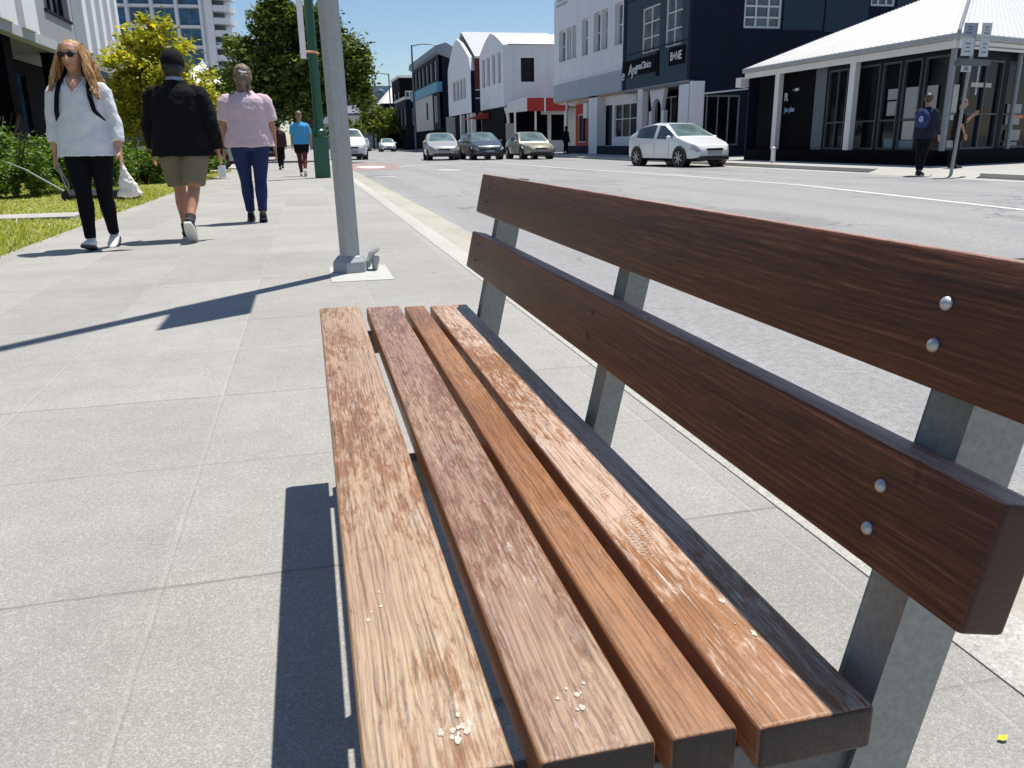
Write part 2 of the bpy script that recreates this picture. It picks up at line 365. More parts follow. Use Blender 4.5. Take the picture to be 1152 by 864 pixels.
# ------------------------------------------------------------------ the setting
M_path = mat_concrete_path()
M_kerb = mat_aggregate('kerb_concrete', (.33,.32,.28), (.5,.485,.43), (.66,.64,.58), 170, (.82, 1.05))
M_gutter = mat_aggregate('gutter_concrete', (.3,.285,.24), (.43,.41,.35), (.56,.54,.48), 170, (.75, 1.05), stain=(.3,.255,.18))
M_road = mat_aggregate('asphalt', (.19,.188,.184), (.30,.297,.292), (.41,.405,.40), 110, (.88, 1.06), road=True)
M_farpath = mat_aggregate('far_footpath_concrete', (.3,.29,.27), (.42,.41,.38), (.5,.49,.46), 60, (.85, 1.05))
M_ground = mat_aggregate('bare_ground', (.12,.12,.1), (.17,.165,.14), (.22,.21,.19), 20)
M_soil = mat_aggregate('turf_soil', (.07,.09,.02), (.13,.16,.03), (.22,.22,.08), 30, (.7, 1.2), stain=(.34,.29,.14))
M_line = mat_aggregate('road_paint', (.5,.5,.48), (.68,.68,.66), (.78,.78,.76), 160, (.85, 1.0))
M_redsurf = mat_aggregate('red_road_surface', (.26,.19,.17), (.34,.25,.225), (.42,.33,.3), 120)
def sheet(name, x0, x1, y0, y1, z, mat, nx=1, ny=1):
    b = NB()
    for i in range(nx):
        for j in range(ny):
            xa, xb, ya, yb = x0+(x1-x0)*i/nx, x0+(x1-x0)*(i+1)/nx, y0+(y1-y0)*j/ny, y0+(y1-y0)*(j+1)/ny
            quad(b, ((xa,ya,z),(xb,ya,z),(xb,yb,z),(xa,yb,z)))
    return struct(obj(name, b, mat))
sheet('ground', -1500, 1500, -60, 3000, -.17, M_ground)
sheet('road', 1.66, 14.7, -12, 420, -.12, M_road)
sheet('side_street', 14.7, 70, 62.5, 76, -.121, M_road)
b = NB(); box(b, -2.55, 1.03, -8, 300, -.165, 0); struct(obj('footpath', b, M_path))
b = NB(); box(b, 1.0315, 1.2, -8, 300, -.165, .003); struct(obj('kerb', b, M_kerb, smooth=40, bevel=.006))
b = NB(); quad(b, ((1.2,-8,-.085),(1.72,-8,-.113),(1.72,300,-.113),(1.2,300,-.085))); struct(obj('gutter', b, M_gutter))
b = NB(); box(b, 14.72, 14.95, 19.4, 61, -.165, .0); box(b, 14.72, 14.95, -12, 15.7, -.165, 0); box(b, 14.72, 14.95, 77, 420, -.165, 0)
struct(obj('far_kerb', b, M_kerb, smooth=40, bevel=.015))
b = NB(); box(b, 14.95, 36, -12, 61, -.164, -.003); box(b, 14.95, 30, 77, 420, -.164, -.003); struct(obj('far_footpath', b, M_farpath))
b = NB(); quad(b, ((14.6,15.7,-.112),(14.952,15.7,.002),(14.952,19.4,.002),(14.6,19.4,-.112))); struct(obj('kerb_ramp', b, M_kerb))
b = NB(); quad(b, ((14.1,-12,-.116),(14.71,-12,-.112),(14.71,61,-.112),(14.1,61,-.116))); struct(obj('far_gutter', b, M_farpath))
b = NB(); box(b, -9, -2.56, -10, 31, -.165, -.03); struct(obj('lawn_soil', b, M_soil))
b = NB(); box(b, -9, -3.0, 11.75, 12.5, -.16, .006); struct(obj('lawn_path', b, M_farpath))
b = NB(); box(b, -9, -2.56, 31.004, 37, -.165, -.004); struct(obj('driveway', b, M_farpath))
b = NB(); box(b, -40, -9.004, -12, 37, -.165, .002); struct(obj('forecourt', b, M_farpath))
b = NB(); box(b, -26, -2.56, 37.004, 200, -.165, -.006); struct(obj('car_park', b, M_farpath))
def strip(name, pts, w, z=-.116, mat=None):
    b = NB(); P = [Vector((p[0], p[1], z)) for p in pts]; L = []; Rr = []
    for i, p in enumerate(P):
        t = (P[min(i+1, len(P)-1)]-P[max(i-1, 0)]).normalized(); q = Vector((-t.y, t.x, 0))*(w/2)
        L.append(b.verts.new(p+q)); Rr.append(b.verts.new(p-q))
    for i in range(len(P)-1): b.faces.new((L[i], L[i+1], Rr[i+1], Rr[i]))
    return struct(obj(name, b, mat or M_line))
pz = lambda x, y: onZ(-.116, x, y)[:2]
far_line = [pz(1152, 236), pz(1000, 219), pz(900, 208), pz(760, 197), pz(640, 189.5), pz(580, 184.5)]
strip('lane_marking', [(9.0, -6)]+far_line+[(8.9, 41.8)], .14)
strip('lane_marking', [(8.8, 42.0), pz(464, 186.3), pz(440, 188.5), pz(404, 191.6)], .2)
strip('lane_dash', [pz(494, 190.8), pz(518, 191.4)], .45)
strip('lane_dash', [pz(420, 199.4), pz(444, 198.4)], .3)
b = NB(); quad(b, [(1.8, 31, -.115), (3.6, 33, -.115), (4.4, 42, -.115), (1.8, 44, -.115)]); struct(obj('red_road_patch', b, M_redsurf))
b = NB()
for cx, cy, rx, ry in ((2.7, 36.0, .6, 1.8),):
    vs = [b.verts.new((cx+rx*math.cos(a)*(1+.1*math.sin(3*a)), cy+ry*math.sin(a), -.111)) for a in np.linspace(0, 2*math.pi, 28, endpoint=False)]; b.faces.new(vs)
struct(obj('road_symbol', b, M_line))

# grass blades of the lawn
M_grass = mat_leaf('grass_blades', (.20,.25,.03), (.42,.44,.08), (.68,.60,.34), .35)
def grass():
    n = 84000; y = 1+(31-1)*rng.random(n)**1.15; x = -2.52-4.7*rng.random(n)**1.1
    keep = ~((y > 11.7) & (y < 12.55) & (x < -2.97)); x, y = x[keep], y[keep]; n = len(x)
    a = rng.random(n)*6.283; h = (.025+.045*rng.random(n))*(1+.5*np.sin(x*1.7+y*.8)); w = .006+.006*rng.random(n)*(1+y/12)
    lean = .035*rng.standard_normal((n, 2)); dx, dy = np.cos(a)*w, np.sin(a)*w
    v = np.empty((n, 3, 3)); v[:, 0] = np.stack([x-dx, y-dy, np.full(n, -.032)], 1); v[:, 1] = np.stack([x+dx, y+dy, np.full(n, -.032)], 1)
    v[:, 2] = np.stack([x+lean[:, 0], y+lean[:, 1], -.03+h], 1)
    o = fastmesh('grass', v.reshape(-1, 3), np.arange(n*3).reshape(n, 3), M_grass); o['kind'] = 'stuff'; o['label'] = 'short sunlit lawn grass with dry patches beside the footpath'
grass()

# ------------------------------------------------------------------ bench
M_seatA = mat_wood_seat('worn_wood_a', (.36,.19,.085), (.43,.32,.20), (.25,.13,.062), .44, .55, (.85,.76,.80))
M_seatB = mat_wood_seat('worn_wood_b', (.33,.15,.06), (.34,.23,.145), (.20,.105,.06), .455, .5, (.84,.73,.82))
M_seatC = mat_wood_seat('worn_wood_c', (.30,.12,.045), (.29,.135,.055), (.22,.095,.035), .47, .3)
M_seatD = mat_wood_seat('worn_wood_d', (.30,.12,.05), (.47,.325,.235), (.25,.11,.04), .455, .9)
M_back = mat_wood_back('dark_brown_wood')
M_galv = mat_galv('galvanised_steel', (.27,.28,.27))
M_galvd = mat_galv('galvanised_arm', (.12,.125,.13))
M_bolt = mat_galv('bolt_steel', (.5,.51,.52), .85)
M_fleck = paint('pale_fleck', (.52,.46,.38), .8, .25, 60)
bench = thing('park_bench', 'brown slatted timber bench on galvanised posts on the footpath', 'bench', (.3, 1.2, 0))
slats = [(0.003, .104, .437, 2.105, M_seatA, .34), (.120, .205, .432, 2.075, M_seatB, 0), (.2155, .267, .430, 2.055, M_seatC, 0), (.280, .3755, .424, 2.045, M_seatD, 0)]
slat_objs = []
for i, (x0, x1, y0, y1, m, _) in enumerate(slats):
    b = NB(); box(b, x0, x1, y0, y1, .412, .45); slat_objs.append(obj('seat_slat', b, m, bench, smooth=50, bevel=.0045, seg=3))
LEAN = .218; T = Vector((LEAN, 0, 1)).normalized(); Nn = Vector((1, 0, -LEAN)).normalized()   # up the backrest / out of its back
fx = lambda z: .379+LEAN*(z-.543)
for z0, z1, y0, y1 in ((.683, .777, .35, 2.052), (.546, .636, .367, 2.052)):
    b = NB(); c = Vector((fx((z0+z1)/2), (y0+y1)/2, (z0+z1)/2))+Nn*.0185
    obox(b, c, Nn*.0185, (0, (y1-y0)/2, 0), T*((z1-z0)/2/T.z)); obj('back_board', b, M_back, bench, smooth=50, bevel=.004, seg=3)
for y0, y1, w in ((.446, .488, .05), (1.09, 1.132, .028), (1.937, 1.979, .05)):
    b = NB(); zb, zt = 0.002, .762
    f = lambda z: fx(z)+.0385
    prism(b, [(f(zb), y0, zb), (f(zb)+w, y0, zb), (f(zt)+w, y0, zt), (f(zt), y0, zt)], (0, y1-y0, 0)); obj('post', b, M_galv, bench, smooth=40, bevel=.003)
    b = NB(); box(b, .03, f(.385)+.01, y0+.006, y1-.006, .36, .4115); obj('seat_arm', b, M_galvd, bench, bevel=.002)
    b = NB(); prism(b, [(.055, y0+.005, .0), (.095, y0+.005, .0), (.085, y0+.005, .359), (.045, y0+.005, .359)], (0, y1-y0-.01, 0)); obj('front_leg', b, M_galv, bench, bevel=.002)
    b = NB(); box(b, .02, .40, y0-.03, y1+.03, .001, .011); obj('foot_plate', b, M_galv, bench, bevel=.002)
def bolt(y, z, r, dark=False):
    b = NB(); c = Vector((fx(z), y, z))-Nn*.0005; n = -Nn
    tube(b, [c, c+n*r*.18, c+n*r*.45, c+n*r*.68, c+n*r*.74], [r, r*.97, r*.8, r*.42, r*.1], 20, side=(0, 1, 0)); obj('bolt', b, M_galvd if dark else M_bolt, bench, smooth=60)
for y, z in ((.462, .741), (.462, .712), (.468, .6055), (.468, .572)): bolt(y, z, .0052)
for y, z in ((1.958, .748), (1.958, .712), (1.958, .612), (1.958, .574), (1.115, .608), (1.115, .572)): bolt(y, z, .0042, True)
# flecks of old paint and bird lime stuck to the slats
def flecks(parent, cx, cy, n, sx, sy, r, z=.4504):
    for i in range(n):
        b = NB(); x, y = cx+random.gauss(0, sx), cy+random.gauss(0, sy); rr = r*random.uniform(.35, 1.1); k = random.randint(9, 13); zz = z+.0003+.00004*i
        t = [b.verts.new((x+rr*math.cos(a)*random.uniform(.55, 1.15), y+rr*1.6*math.sin(a)*random.uniform(.55, 1.15), zz)) for a in np.linspace(0, 2*math.pi, k, endpoint=False)]
        q = [b.verts.new((v.co.x, v.co.y, z-.0008)) for v in t]; b.faces.new(t); b.faces.new(q[::-1])
        for j in range(k): b.faces.new((t[j], t[(j+1) % k], q[(j+1) % k], q[j]))
        obj('paint_fleck', b, M_fleck, parent)
flecks(slat_objs[0], .070, .474, 10, .007, .010, .0028); flecks(slat_objs[0], .026, .64, 4, .004, .035, .0032)
flecks(slat_objs[1], .165, .492, 9, .007, .011, .0023); flecks(slat_objs[3], .332, .54, 4, .004, .02, .0026)

# scratched scribble on the rear slat
def scribble(parent, x0, y0, n, h, step):
    b = NB(); p = Vector((x0, y0, .4508)); pts = []
    for i in range(n):
        s = 1 if i % 2 else -1
        pts.append(p+Vector((h*(.5+.5*random.random())*s*.5, -i*step+random.uniform(-.2, .2)*step, 0)))
    for i in range(len(pts)-1):
        a, c = pts[i], pts[i+1]; t = (c-a).normalized(); q = Vector((-t.y, t.x, 0))*.0003
        quad(b, (a-q, c-q, c+q, a+q))
    obj('scratched_writing', b, M_fleck, parent)
scribble(slat_objs[3], .312, .86, 12, .014, .0036); scribble(slat_objs[3], .318, .785, 24, .011, .0032); scribble(slat_objs[3], .303, .73, 17, .013, .0036)

# yellow leaf
b = NB(); L = onZ(.004, 1128, 831)
pts = [(-.009, 0, .001), (-.004, .0045, .003), (.003, .005, .0015), (.009, .001, .005), (.004, -.004, .002), (-.003, -.0045, .001)]
vv = [b.verts.new(L+Vector(p)) for p in pts]; cc = b.verts.new(L+Vector((0, 0, .0005)))
for i in range(6): b.faces.new((cc, vv[i], vv[(i+1) % 6]))
lf = obj('fallen_leaf', b, paint('yellow_leaf', (.75,.6,.04), .5)); recenter(lf); tag(lf, 'tiny yellow fallen leaf on the footpath behind the bench', 'leaf')

# ------------------------------------------------------------------ sign pole in the footpath
P0 = Vector((.245, 5.72, 0))
pole = thing('sign_pole', 'thick eight-sided galvanised pole rising from the footpath just past the bench', 'pole', P0)
M_pole = mat_galv('pole_steel', (.33,.345,.36), .25)
tl = Vector((-.018, -.12, 1))
b = NB(); tube(b, [P0+Vector((0,0,.03)), P0+tl*5.6], [.072, .059], 8, side=(1, 0, 0), rot=R_(22.5)); obj('shaft', b, M_pole, pole)
b = NB(); tube(b, [P0+Vector((0,0,.004)), P0+Vector((0,0,.075)), P0+Vector((0,0,.115)), P0+Vector((0,0,.117))], [.128, .124, .09, .079], 6, side=(1, 0, 0), rot=R_(15)); obj('base_collar', b, M_pole, pole, bevel=.004)
b = NB(); box(b, .10, .50, 5.28, 5.95, -.02, .0045); obj('base_pad', b, paint('pale_mortar', (.46,.45,.42), .85, bump=.3), pole, bevel=.002)
b = NB()
tube(b, [P0+Vector((.115,.02,.03)), P0+Vector((.15,.02,.12)), P0+Vector((.20,.02,.15))], [(.02,.05), (.02,.055), (.012,.06)], 8, side=(1,0,0)); tube(b, [P0+Vector((.165,.0,.004)), P0+Vector((.175,0,.1))], [.018, .03], 8)
obj('base_bracket', b, M_pole, pole, smooth=40)
sg = NB(); c = P0+tl*2.75+Vector((0, -.33, 0)); box(sg, c.x-.012, c.x+.012, c.y-.24, c.y+.36, 2.0, 3.45)
obj('sign_panel', sg, paint('sign_white', (.75,.75,.75), .4), pole, bevel=.004)

# green post further along
G0 = Vector((.42, 22.7, 0))
gp_ = thing('banner_post', 'dark green steel post with square base box and white banner edge-on', 'post', G0)
M_green = paint('green_paint', (.012,.085,.05), .35, .2)
b = NB(); tube(b, [G0+Vector((0,0,1.3)), G0+Vector((-.03,0,6.5))], [.12, .11], 16); obj('shaft', b, M_green, gp_, smooth=40)
b = NB(); box(b, .22, .62, 22.5, 22.9, 0, 1.05); obj('base_box', b, M_green, gp_, bevel=.02)
b = NB(); tube(b, [G0+Vector((0,0,1.05)), G0+Vector((0,0,1.2)), G0+Vector((0,0,1.24)), G0+Vector((0,0,1.36))], [.17, .18, .14, .14], 16); obj('collar', b, M_green, gp_, smooth=40)
b = NB(); box(b, .10, .24, 22.15, 22.2, 2.9, 5.3); obj('banner', b, paint('banner_white', (.78,.78,.8), .5), gp_, bevel=.01)
b = NB(); tube(b, [(.1,22.3,3.07), (.42,22.6,3.1), (.56,22.6,3.05)], .035, 8); obj('clamp', b, paint('orange_clamp', (.5,.25,.12), .6), gp_)
# ------------------------------------------------------------------ buildings
white = paint('white_render', (.74,.745,.77), .75, .05, 1); white2 = paint('pale_render', (.74,.745,.77), .75, .06, 1)
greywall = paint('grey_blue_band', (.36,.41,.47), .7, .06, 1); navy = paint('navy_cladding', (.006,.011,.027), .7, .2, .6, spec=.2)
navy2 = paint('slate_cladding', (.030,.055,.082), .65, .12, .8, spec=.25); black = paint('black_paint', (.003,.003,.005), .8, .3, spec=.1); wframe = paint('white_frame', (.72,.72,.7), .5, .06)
gframe = paint('grey_aluminium', (.2,.22,.24), .4, .1); darkframe = paint('dark_frame', (.006,.007,.01), .6, .2, spec=.2); redp = paint('red_paint', (.36,.02,.018), .5, .12)
maroon = paint('maroon_cladding', (.15,.022,.02), .6, .12); beige = paint('beige_render', (.5,.49,.45), .8, .08, 1); bluep = paint('blue_band_paint', (.1,.3,.42), .6, .1)
roofwhite = paint('white_roofing', (.60,.59,.575), .6, .06, 1); roofwhite2 = paint('white_roofing_side', (.55,.56,.59), .6, .06, 1); roofgrey = paint('grey_roofing', (.42,.43,.44), .6, .08, 1)
glass = mat_glass('dark_glass', (.006,.007,.010), .07); glass.node_tree.nodes['Principled BSDF'].inputs['Specular IOR Level'].default_value = .16; glassb = mat_glass('blue_glass', (.02,.085,.16), .05); glassg = mat_glass('grey_glass', (.09,.11,.13), .1); soffit = paint('soffit_board', (.2,.2,.19), .8, .06)
poster = paint('poster_paper', (.3,.31,.3), .7, .15, 4); posterw = paint('pale_notice', (.42,.42,.38), .7, .2, 6)
UY, NX = (0, -1, 0), (1, 0, 0)
def volume(parent, x0, x1, y0, y1, z0, z1, mat, name='rear_volume'):
    b = NB(); box(b, x0, x1, y0, y1, z0, z1); return obj(name, b, mat, parent)
def wpart(parent, name, mat, fn, **k):
    b = NB(); fn(b); return obj(name, b, mat, parent, **k)

# --- navy two-storey corner building
nv = thing('corner_building', 'dark navy clad two-storey building with white lettering over its shopfronts', 'building', (17.7, 41.2, 0))
W = Wall((17.7, 45.42, 0), UY, NX); LN = 45.42-36.95; ZT = 11.6
u = lambda x, y=60: W.u_at(x, y)[0]; z = lambda x, y: W.u_at(x, y)[1]
wins = [(u(721.5), u(741), z(722, 61), z(722, 11)), (u(747.5), u(766), z(748, 54), z(766, -10))]
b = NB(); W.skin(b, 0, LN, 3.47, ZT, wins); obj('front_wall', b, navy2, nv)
for w in wins: W.window(nv, *w, 2, 3, wframe, glassg)
for x0, x1, z0, z1 in ((0, LN, 5.25, 5.3), (0, LN, 7.9, 7.95)): wpart(nv, 'trim', navy, lambda b: W.bar(b, x0, x1, z0, z1, -.03, .0))
wpart(nv, 'corner_trim', navy, lambda b: W.bar(b, LN-.25, LN+.02, 3.45, ZT, -.04, .1)); wpart(nv, 'corner_trim', navy, lambda b: W.bar(b, -.02, .35, 3.45, ZT, -.04, .1))
wpart(nv, 'fascia_edge', gframe, lambda b: W.bar(b, 0, LN, 3.40, 3.468, -.05, .2))
# side wall facing the camera
S = Wall((17.7, 36.95, 0), (1, 0, 0), (0, 1, 0)); su = lambda x, y=20: S.u_at(x, y)[0]; sz = lambda x, y: S.u_at(x, y)[1]
sw = [(su(837), su(879), sz(858, 32), sz(858, -6)), (su(978), su(1007, 3), sz(990, 7), sz(990, 7)+2.0)]
low = [(su(783, 130), su(832, 130), .5, sz(800, 107))]
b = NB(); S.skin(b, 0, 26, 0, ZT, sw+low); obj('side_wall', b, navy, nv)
for w in sw: S.window(nv, *w, 3, 3, wframe, glassg, fw=.1)
S.window(nv, *low[0], 4, 1, gframe, glass, fw=.07, name='shop_window')
for pa_ in ((su(881), su(926), sz(900, 34)), (su(928), su(976), sz(940, 36)), (su(1009, 3), 25, sz(1010, 12))): wpart(nv, 'wall_panel', navy2, lambda b: S.bar(b, *pa_, 11.4, -.03, 0))
wpart(nv, 'canopy_rail', wframe, lambda b: tube(b, [S.p(su(785, 106), sz(785, 106), -.5), S.p(su(850, 99), sz(850, 99), -.5)], .035, 8))
wpart(nv, 'roof', roofgrey, lambda b: box(b, 17.75, 43, 37, 45.4, ZT-.3, ZT-.05))
wpart(nv, 'soffit', soffit, lambda b: box(b, 17.72, 20.3, 37.0, 45.4, 3.3, 3.395))
# recessed ground floor: columns, arched doorway, shop windows
G = Wall((19.2, 45.42, 0), UY, NX); gu = lambda x: G.u_at(x, 140)[0]
b = NB(); holes = [(gu(731), gu(742), .5, 2.9), (gu(745), gu(760), .6, 3.0)]
G.skin(b, 0, LN-.05, 0, 3.3, holes); obj('shopfront_wall', b, black, nv)
for h in holes: G.window(nv, *h, 2, 1, wframe, glass, name='shop_window')
wpart(nv, 'column', wframe, lambda b: W.bar(b, u(718.5), u(724), 0, 3.4, 0, .35))
wpart(nv, 'column', white2, lambda b: (W.bar(b, u(765), u(779), 0, 3.4, .02, .7)))
def arch(b):
    a0, a1 = u(727), u(744); cx = (a0+a1)/2; r = (a1-a0)/2; zt = 3.3
    for k in range(10):
        t0, t1 = math.pi*k/10, math.pi*(k+1)/10; rr = r*.62
        quadp = [(cx-rr*math.cos(t0), 2.25+rr*math.sin(t0)), (cx-rr*math.cos(t1), 2.25+rr*math.sin(t1)), (cx-r*math.cos(t1)*1.0, zt), (cx-r*math.cos(t0), zt)]
        prism(b, [W.p(q[0], q[1], .25) for q in quadp], (.2, 0, 0))
    W.bar(b, a0, cx-r*.62, 0, 2.25, .25, .45); W.bar(b, cx+r*.62, a1, 0, 2.25, .25, .45)
wpart(nv, 'arched_doorway', white2, arch)
wpart(nv, 'plinth', navy, lambda b: box(b, 17.9, 19.19, 37.0, 45.4, 0, .4))
# lettering (illegible white script, then a short dark-backed sign)
for pa_ in ((u(701, 85), u(738, 85), 4.15, 4.95), (u(738.5, 85), u(741, 85), 3.9, 5.1), (u(753, 80), u(770, 80), 4.25, 5.05)): wpart(nv, 'sign_board', black, lambda b: W.bar(b, *pa_, -.06, 0))
def text(parent, body, u0, z0, size, mat, wall=W, shear=0, sx=1, d=-.075):
    cu = bpy.data.curves.new('lettering', 'FONT'); cu.body = body; cu.size = size; cu.extrude = .012; cu.shear = shear
    t = bpy.data.objects.new('lettering', cu); COL.objects.link(t); dg = bpy.context.evaluated_depsgraph_get(); me = bpy.data.meshes.new_from_object(t.evaluated_get(dg)); bpy.data.objects.remove(t)
    L = rootloc(parent)
    for v in me.vertices: v.co = wall.p(u0+v.co.x*sx, z0+v.co.y, d-v.co.z)-L
    me.materials.clear(); me.materials.append(mat); o = bpy.data.objects.new('lettering', me); COL.objects.link(o); o.parent = parent; return o
letw = paint('sign_letters', (.8,.82,.82), .4)
text(nv, 'e', u(701, 90), 4.0, .8, letw, shear=.2); text(nv, 'Ayu', u(708, 88), 4.2, .78, letw, shear=.25, sx=1.0); text(nv, 'rmaClinics', u(716.5, 86), 4.4, .5, letw, shear=.1, sx=.95); text(nv, 'B+NE', u(755, 80), 4.46, .56, letw, sx=.95)

# --- grey and white art deco building
gd = thing('parade_building', 'white two-storey shop building with grey-blue band above its shopfront', 'building', (17.7, 52, 0))
W = Wall((17.68, 58.75, 0), UY, NX); LG = 58.75-45.45
ww = [(u(629), u(636), 6.0, 8.0), (u(637.5), u(642.5), 6.0, 8.0), (u(643.5), u(648), 6.0, 8.0), (u(654.5), u(661), 5.95, 8.1), (u(667.5), u(675), 5.95, 8.15), (u(676.5), u(683), 5.95, 8.15), (u(691), u(699.5), 5.95, 8.15)]
b = NB(); W.skin(b, 0, LG, 3.5, 9.9, ww, .3); obj('front_wall', b, white2, gd)
for w in ww: W.window(gd, *w, 1, 2, wframe, glassg, depth=.3, sill=wframe, fw=.08)
pts = [W.p(0, 9.9)]; 
for t in np.linspace(0, 1, 15): pts.append(W.p(LG*t, 9.9+2.3*math.sin(math.pi*t)**.7+.001))
pts.append(W.p(LG, 9.9))
b = NB(); prism(b, pts, (.35, 0, 0)); obj('parapet_gable', b, white2, gd)
wpart(gd, 'gable_ornament', greywall, lambda b: [obox(b, W.p(1.9+.0, 9.6+k*.32, -.04), W.U*(1.1-k*.25), W.N*.05, Vector((0, 0, .05))) for k in range(4)])
wpart(gd, 'band', greywall, lambda b: W.bar(b, -.03, LG, 3.46, 4.6, -.06, 0))
wpart(gd, 'cornice', white2, lambda b: W.bar(b, -.03, LG, 4.6, 4.68, -.09, 0))
wpart(gd, 'side_wall', white2, lambda b: box(b, 18.04, 30, 45.47, 58.7, 3.3, 9.9))
wpart(gd, 'soffit', paint('warm_soffit', (.4,.28,.18), .8), lambda b: box(b, 17.7, 20, 45.5, 58.7, 3.36, 3.455))
G = Wall((18.2, 58.75, 0), UY, NX)
h = [(gu(680.5), gu(688.5), .5, 2.85), (gu(690.5), gu(716), .95, 2.85)]
b = NB(); G.skin(b, gu(662), LG+.9, 0, 3.35, h); obj('shopfront_wall', b, white2, gd)
G.window(gd, *h[0], 1, 1, darkframe, glass, name='door'); G.window(gd, *h[1], 3, 2, wframe, glass, name='shop_window', zs=[.55])
wpart(gd, 'column', white2, lambda b: W.bar(b, u(662, 140), u(671, 140), 0, 3.46, .02, .5))
wpart(gd, 'column', white2, lambda b: W.bar(b, u(716.5, 140), u(720, 140), 0, 3.46, .02, .4))
wpart(gd, 'plinth', navy, lambda b: box(b, 17.72, 18.19, 44.6, 56, 0, .48))
wpart(gd, 'hanging_sign', wframe, lambda b: box(b, 17.7, 17.82, W.p(u(658), 0).y-.4, W.p(u(658), 0).y+.3, 2.2, 3.1))
wpart(gd, 'verandah_post', wframe, lambda b: tube(b, [W.p(u(636, 130), 0, .1), W.p(u(636, 130), 3.4, .1)], .09, 8))
wpart(gd, 'rear_shopfront', black, lambda b: box(b, 19.6, 29, 45.6, 58.6, 0, 3.3))
b = NB(); G2 = Wall((19.3, 58.75, 0), UY, NX); hh = [(.4, 2.2, .7, 2.6), (2.6, 4.3, .7, 2.6)]
G2.skin(b, 0, 5, 0, 3.3, hh); obj('shopfront_wall', b, redp, gd)
for w in hh: G2.window(gd, *w, 1, 1, wframe, glass, name='shop_window')

# --- far white gabled building with a hipped roof (its side faces the camera)
wb = thing('gabled_building', 'white two-storey building with hipped white roof and one black side window', 'building', (17, 66, 0))
X0 = 15.5; Y0 = 65.2; S = Wall((X0, Y0, 0), (1, 0, 0), (0, 1, 0))
k0 = su(586, 80), su(601, 80), sz(590, 92), sz(590, 65)
zt = sz(571, 50)
b = NB(); S.skin(b, 0, 9, 3.5, zt, [k0], .12); obj('side_wall', b, white, wb); S.window(wb, *k0, 1, 2, darkframe, glass, depth=.12, fw=.1)
W = Wall((X0, 74.2, 0), UY, NX); L = 9.0
fw_ = [(u(c-1.6, 80), u(c+1.6, 80), 5.3, 7.6) for c in (543.8, 549.3, 555.3, 561.6)]
b = NB(); W.skin(b, 0, L, 3.5, zt, fw_, .2); obj('front_wall', b, white, wb)
for w in fw_: W.window(wb, *w, 1, 1, wframe, glassg, depth=.2, fw=.05)
pts = [W.p(0, zt)]+[W.p(L*t, zt+1.3*(1-abs(2*t-1)**1.35)+.001) for t in np.linspace(0, 1, 13)]+[W.p(L, zt)]
b = NB(); prism(b, pts, (.4, 0, 0)); obj('parapet_gable', b, white, wb)
pk = sz(600, 33.5)
b = NB(); e0, e1, e2, e3 = (X0+.35, Y0-.3, zt+.02), (X0+9.3, Y0-.3, zt+.02), (X0+9.3, Y0+9, zt+.02), (X0+.35, Y0+9, zt+.02); r0_, r1_ = (X0+2.6, Y0+2.6, pk), (X0+9, Y0+2.6, pk)
for f in ((e0, e1, r1_, r0_), (e1, e2, r1_), (e2, e3, r0_, r1_), (e3, e0, r0_)): b.faces.new([b.verts.new(p) for p in f])
obj('roof', b, roofwhite2, wb)
wpart(wb, 'roof_ridge', roofwhite, lambda b: prism(b, [(X0+.5, Y0+5, zt), (X0+.5, Y0+9.5, zt), (X0+.5, Y0+7, pk+.3)], (9, 0, 0)))
wpart(wb, 'rear_wall', white, lambda b: box(b, X0+.05, X0+9, 74.1, 74.2, 0, zt))
# verandah over the side street front: pale return, red fascia, posts, shop windows
yv = 63.2; V = Wall((X0, yv, 0), (1, 0, 0), (0, 1, 0)); vu = lambda x, y=118: V.u_at(x, y)[0]; vz = lambda x, y: V.u_at(x, y)[1]
b = NB(); prism(b, [V.p(vu(571), vz(571, 127)), V.p(vu(593), vz(593, 125)), V.p(vu(593), vz(593, 109)), V.p(vu(571), vz(571, 116))], (0, .12, 0)); obj('verandah_return', b, white, wb)
b = NB(); V.bar(b, vu(593), vu(640), vz(600, 125), vz(600, 110), 0, .12); obj('verandah_fascia', b, redp, wb)
b = NB(); V.bar(b, vu(613)-.06, vu(613)+.06, vz(600, 126), vz(600, 109), -.03, -.002); obj('downpipe', b, wframe, wb)
b = NB(); box(b, X0+.1, X0+9, yv+.13, Y0, 3.3, 3.42); obj('verandah_roof', b, soffit, wb)
for px in (580, 603, 636): wpart(wb, 'verandah_post', wframe, lambda b: tube(b, [V.p(vu(px, 150), 0, .1), V.p(vu(px, 150), 3.3, .1)], .08, 8))
S = Wall((X0, Y0-.02, 0), (1, 0, 0), (0, 1, 0)); hs = [(su(605, 145), su(617, 145), .8, 2.9), (su(619.5, 145), su(638, 145), .8, 2.9)]
b = NB(); S.skin(b, 3.0, 9, 0, 3.3, hs); obj('shopfront_wall', b, white2, wb)
for w in hs: S.window(wb, *w, 1, 1, wframe, glass, name='shop_window')
wpart(wb, 'shopfront_recess', black, lambda b: (S.bar(b, 0, 3.0, 0, 3.3, 0, .1), box(b, X0+.02, X0+.2, Y0+.1, 74, 0, 3.45)))
wpart(wb, 'awning', redp, lambda b: prism(b, [(X0-1.6, 70.8, 2.75), (X0-.02, 70.8, 3.2), (X0-.02, 70.8, 2.75)], (0, 3, 0)))
wpart(wb, 'corner_column', wframe, lambda b: tube(b, [(X0+.25, Y0-.35, 0), (X0+.25, Y0-.35, 2.6), (X0+.1, Y0-.35, 3.4)], [.14, .12, .2], 8))
wpart(wb, 'street_notice', posterw, lambda b: box(b, X0+.0, X0+.7, Y0-.5, Y0-.42, .9, 2.2))

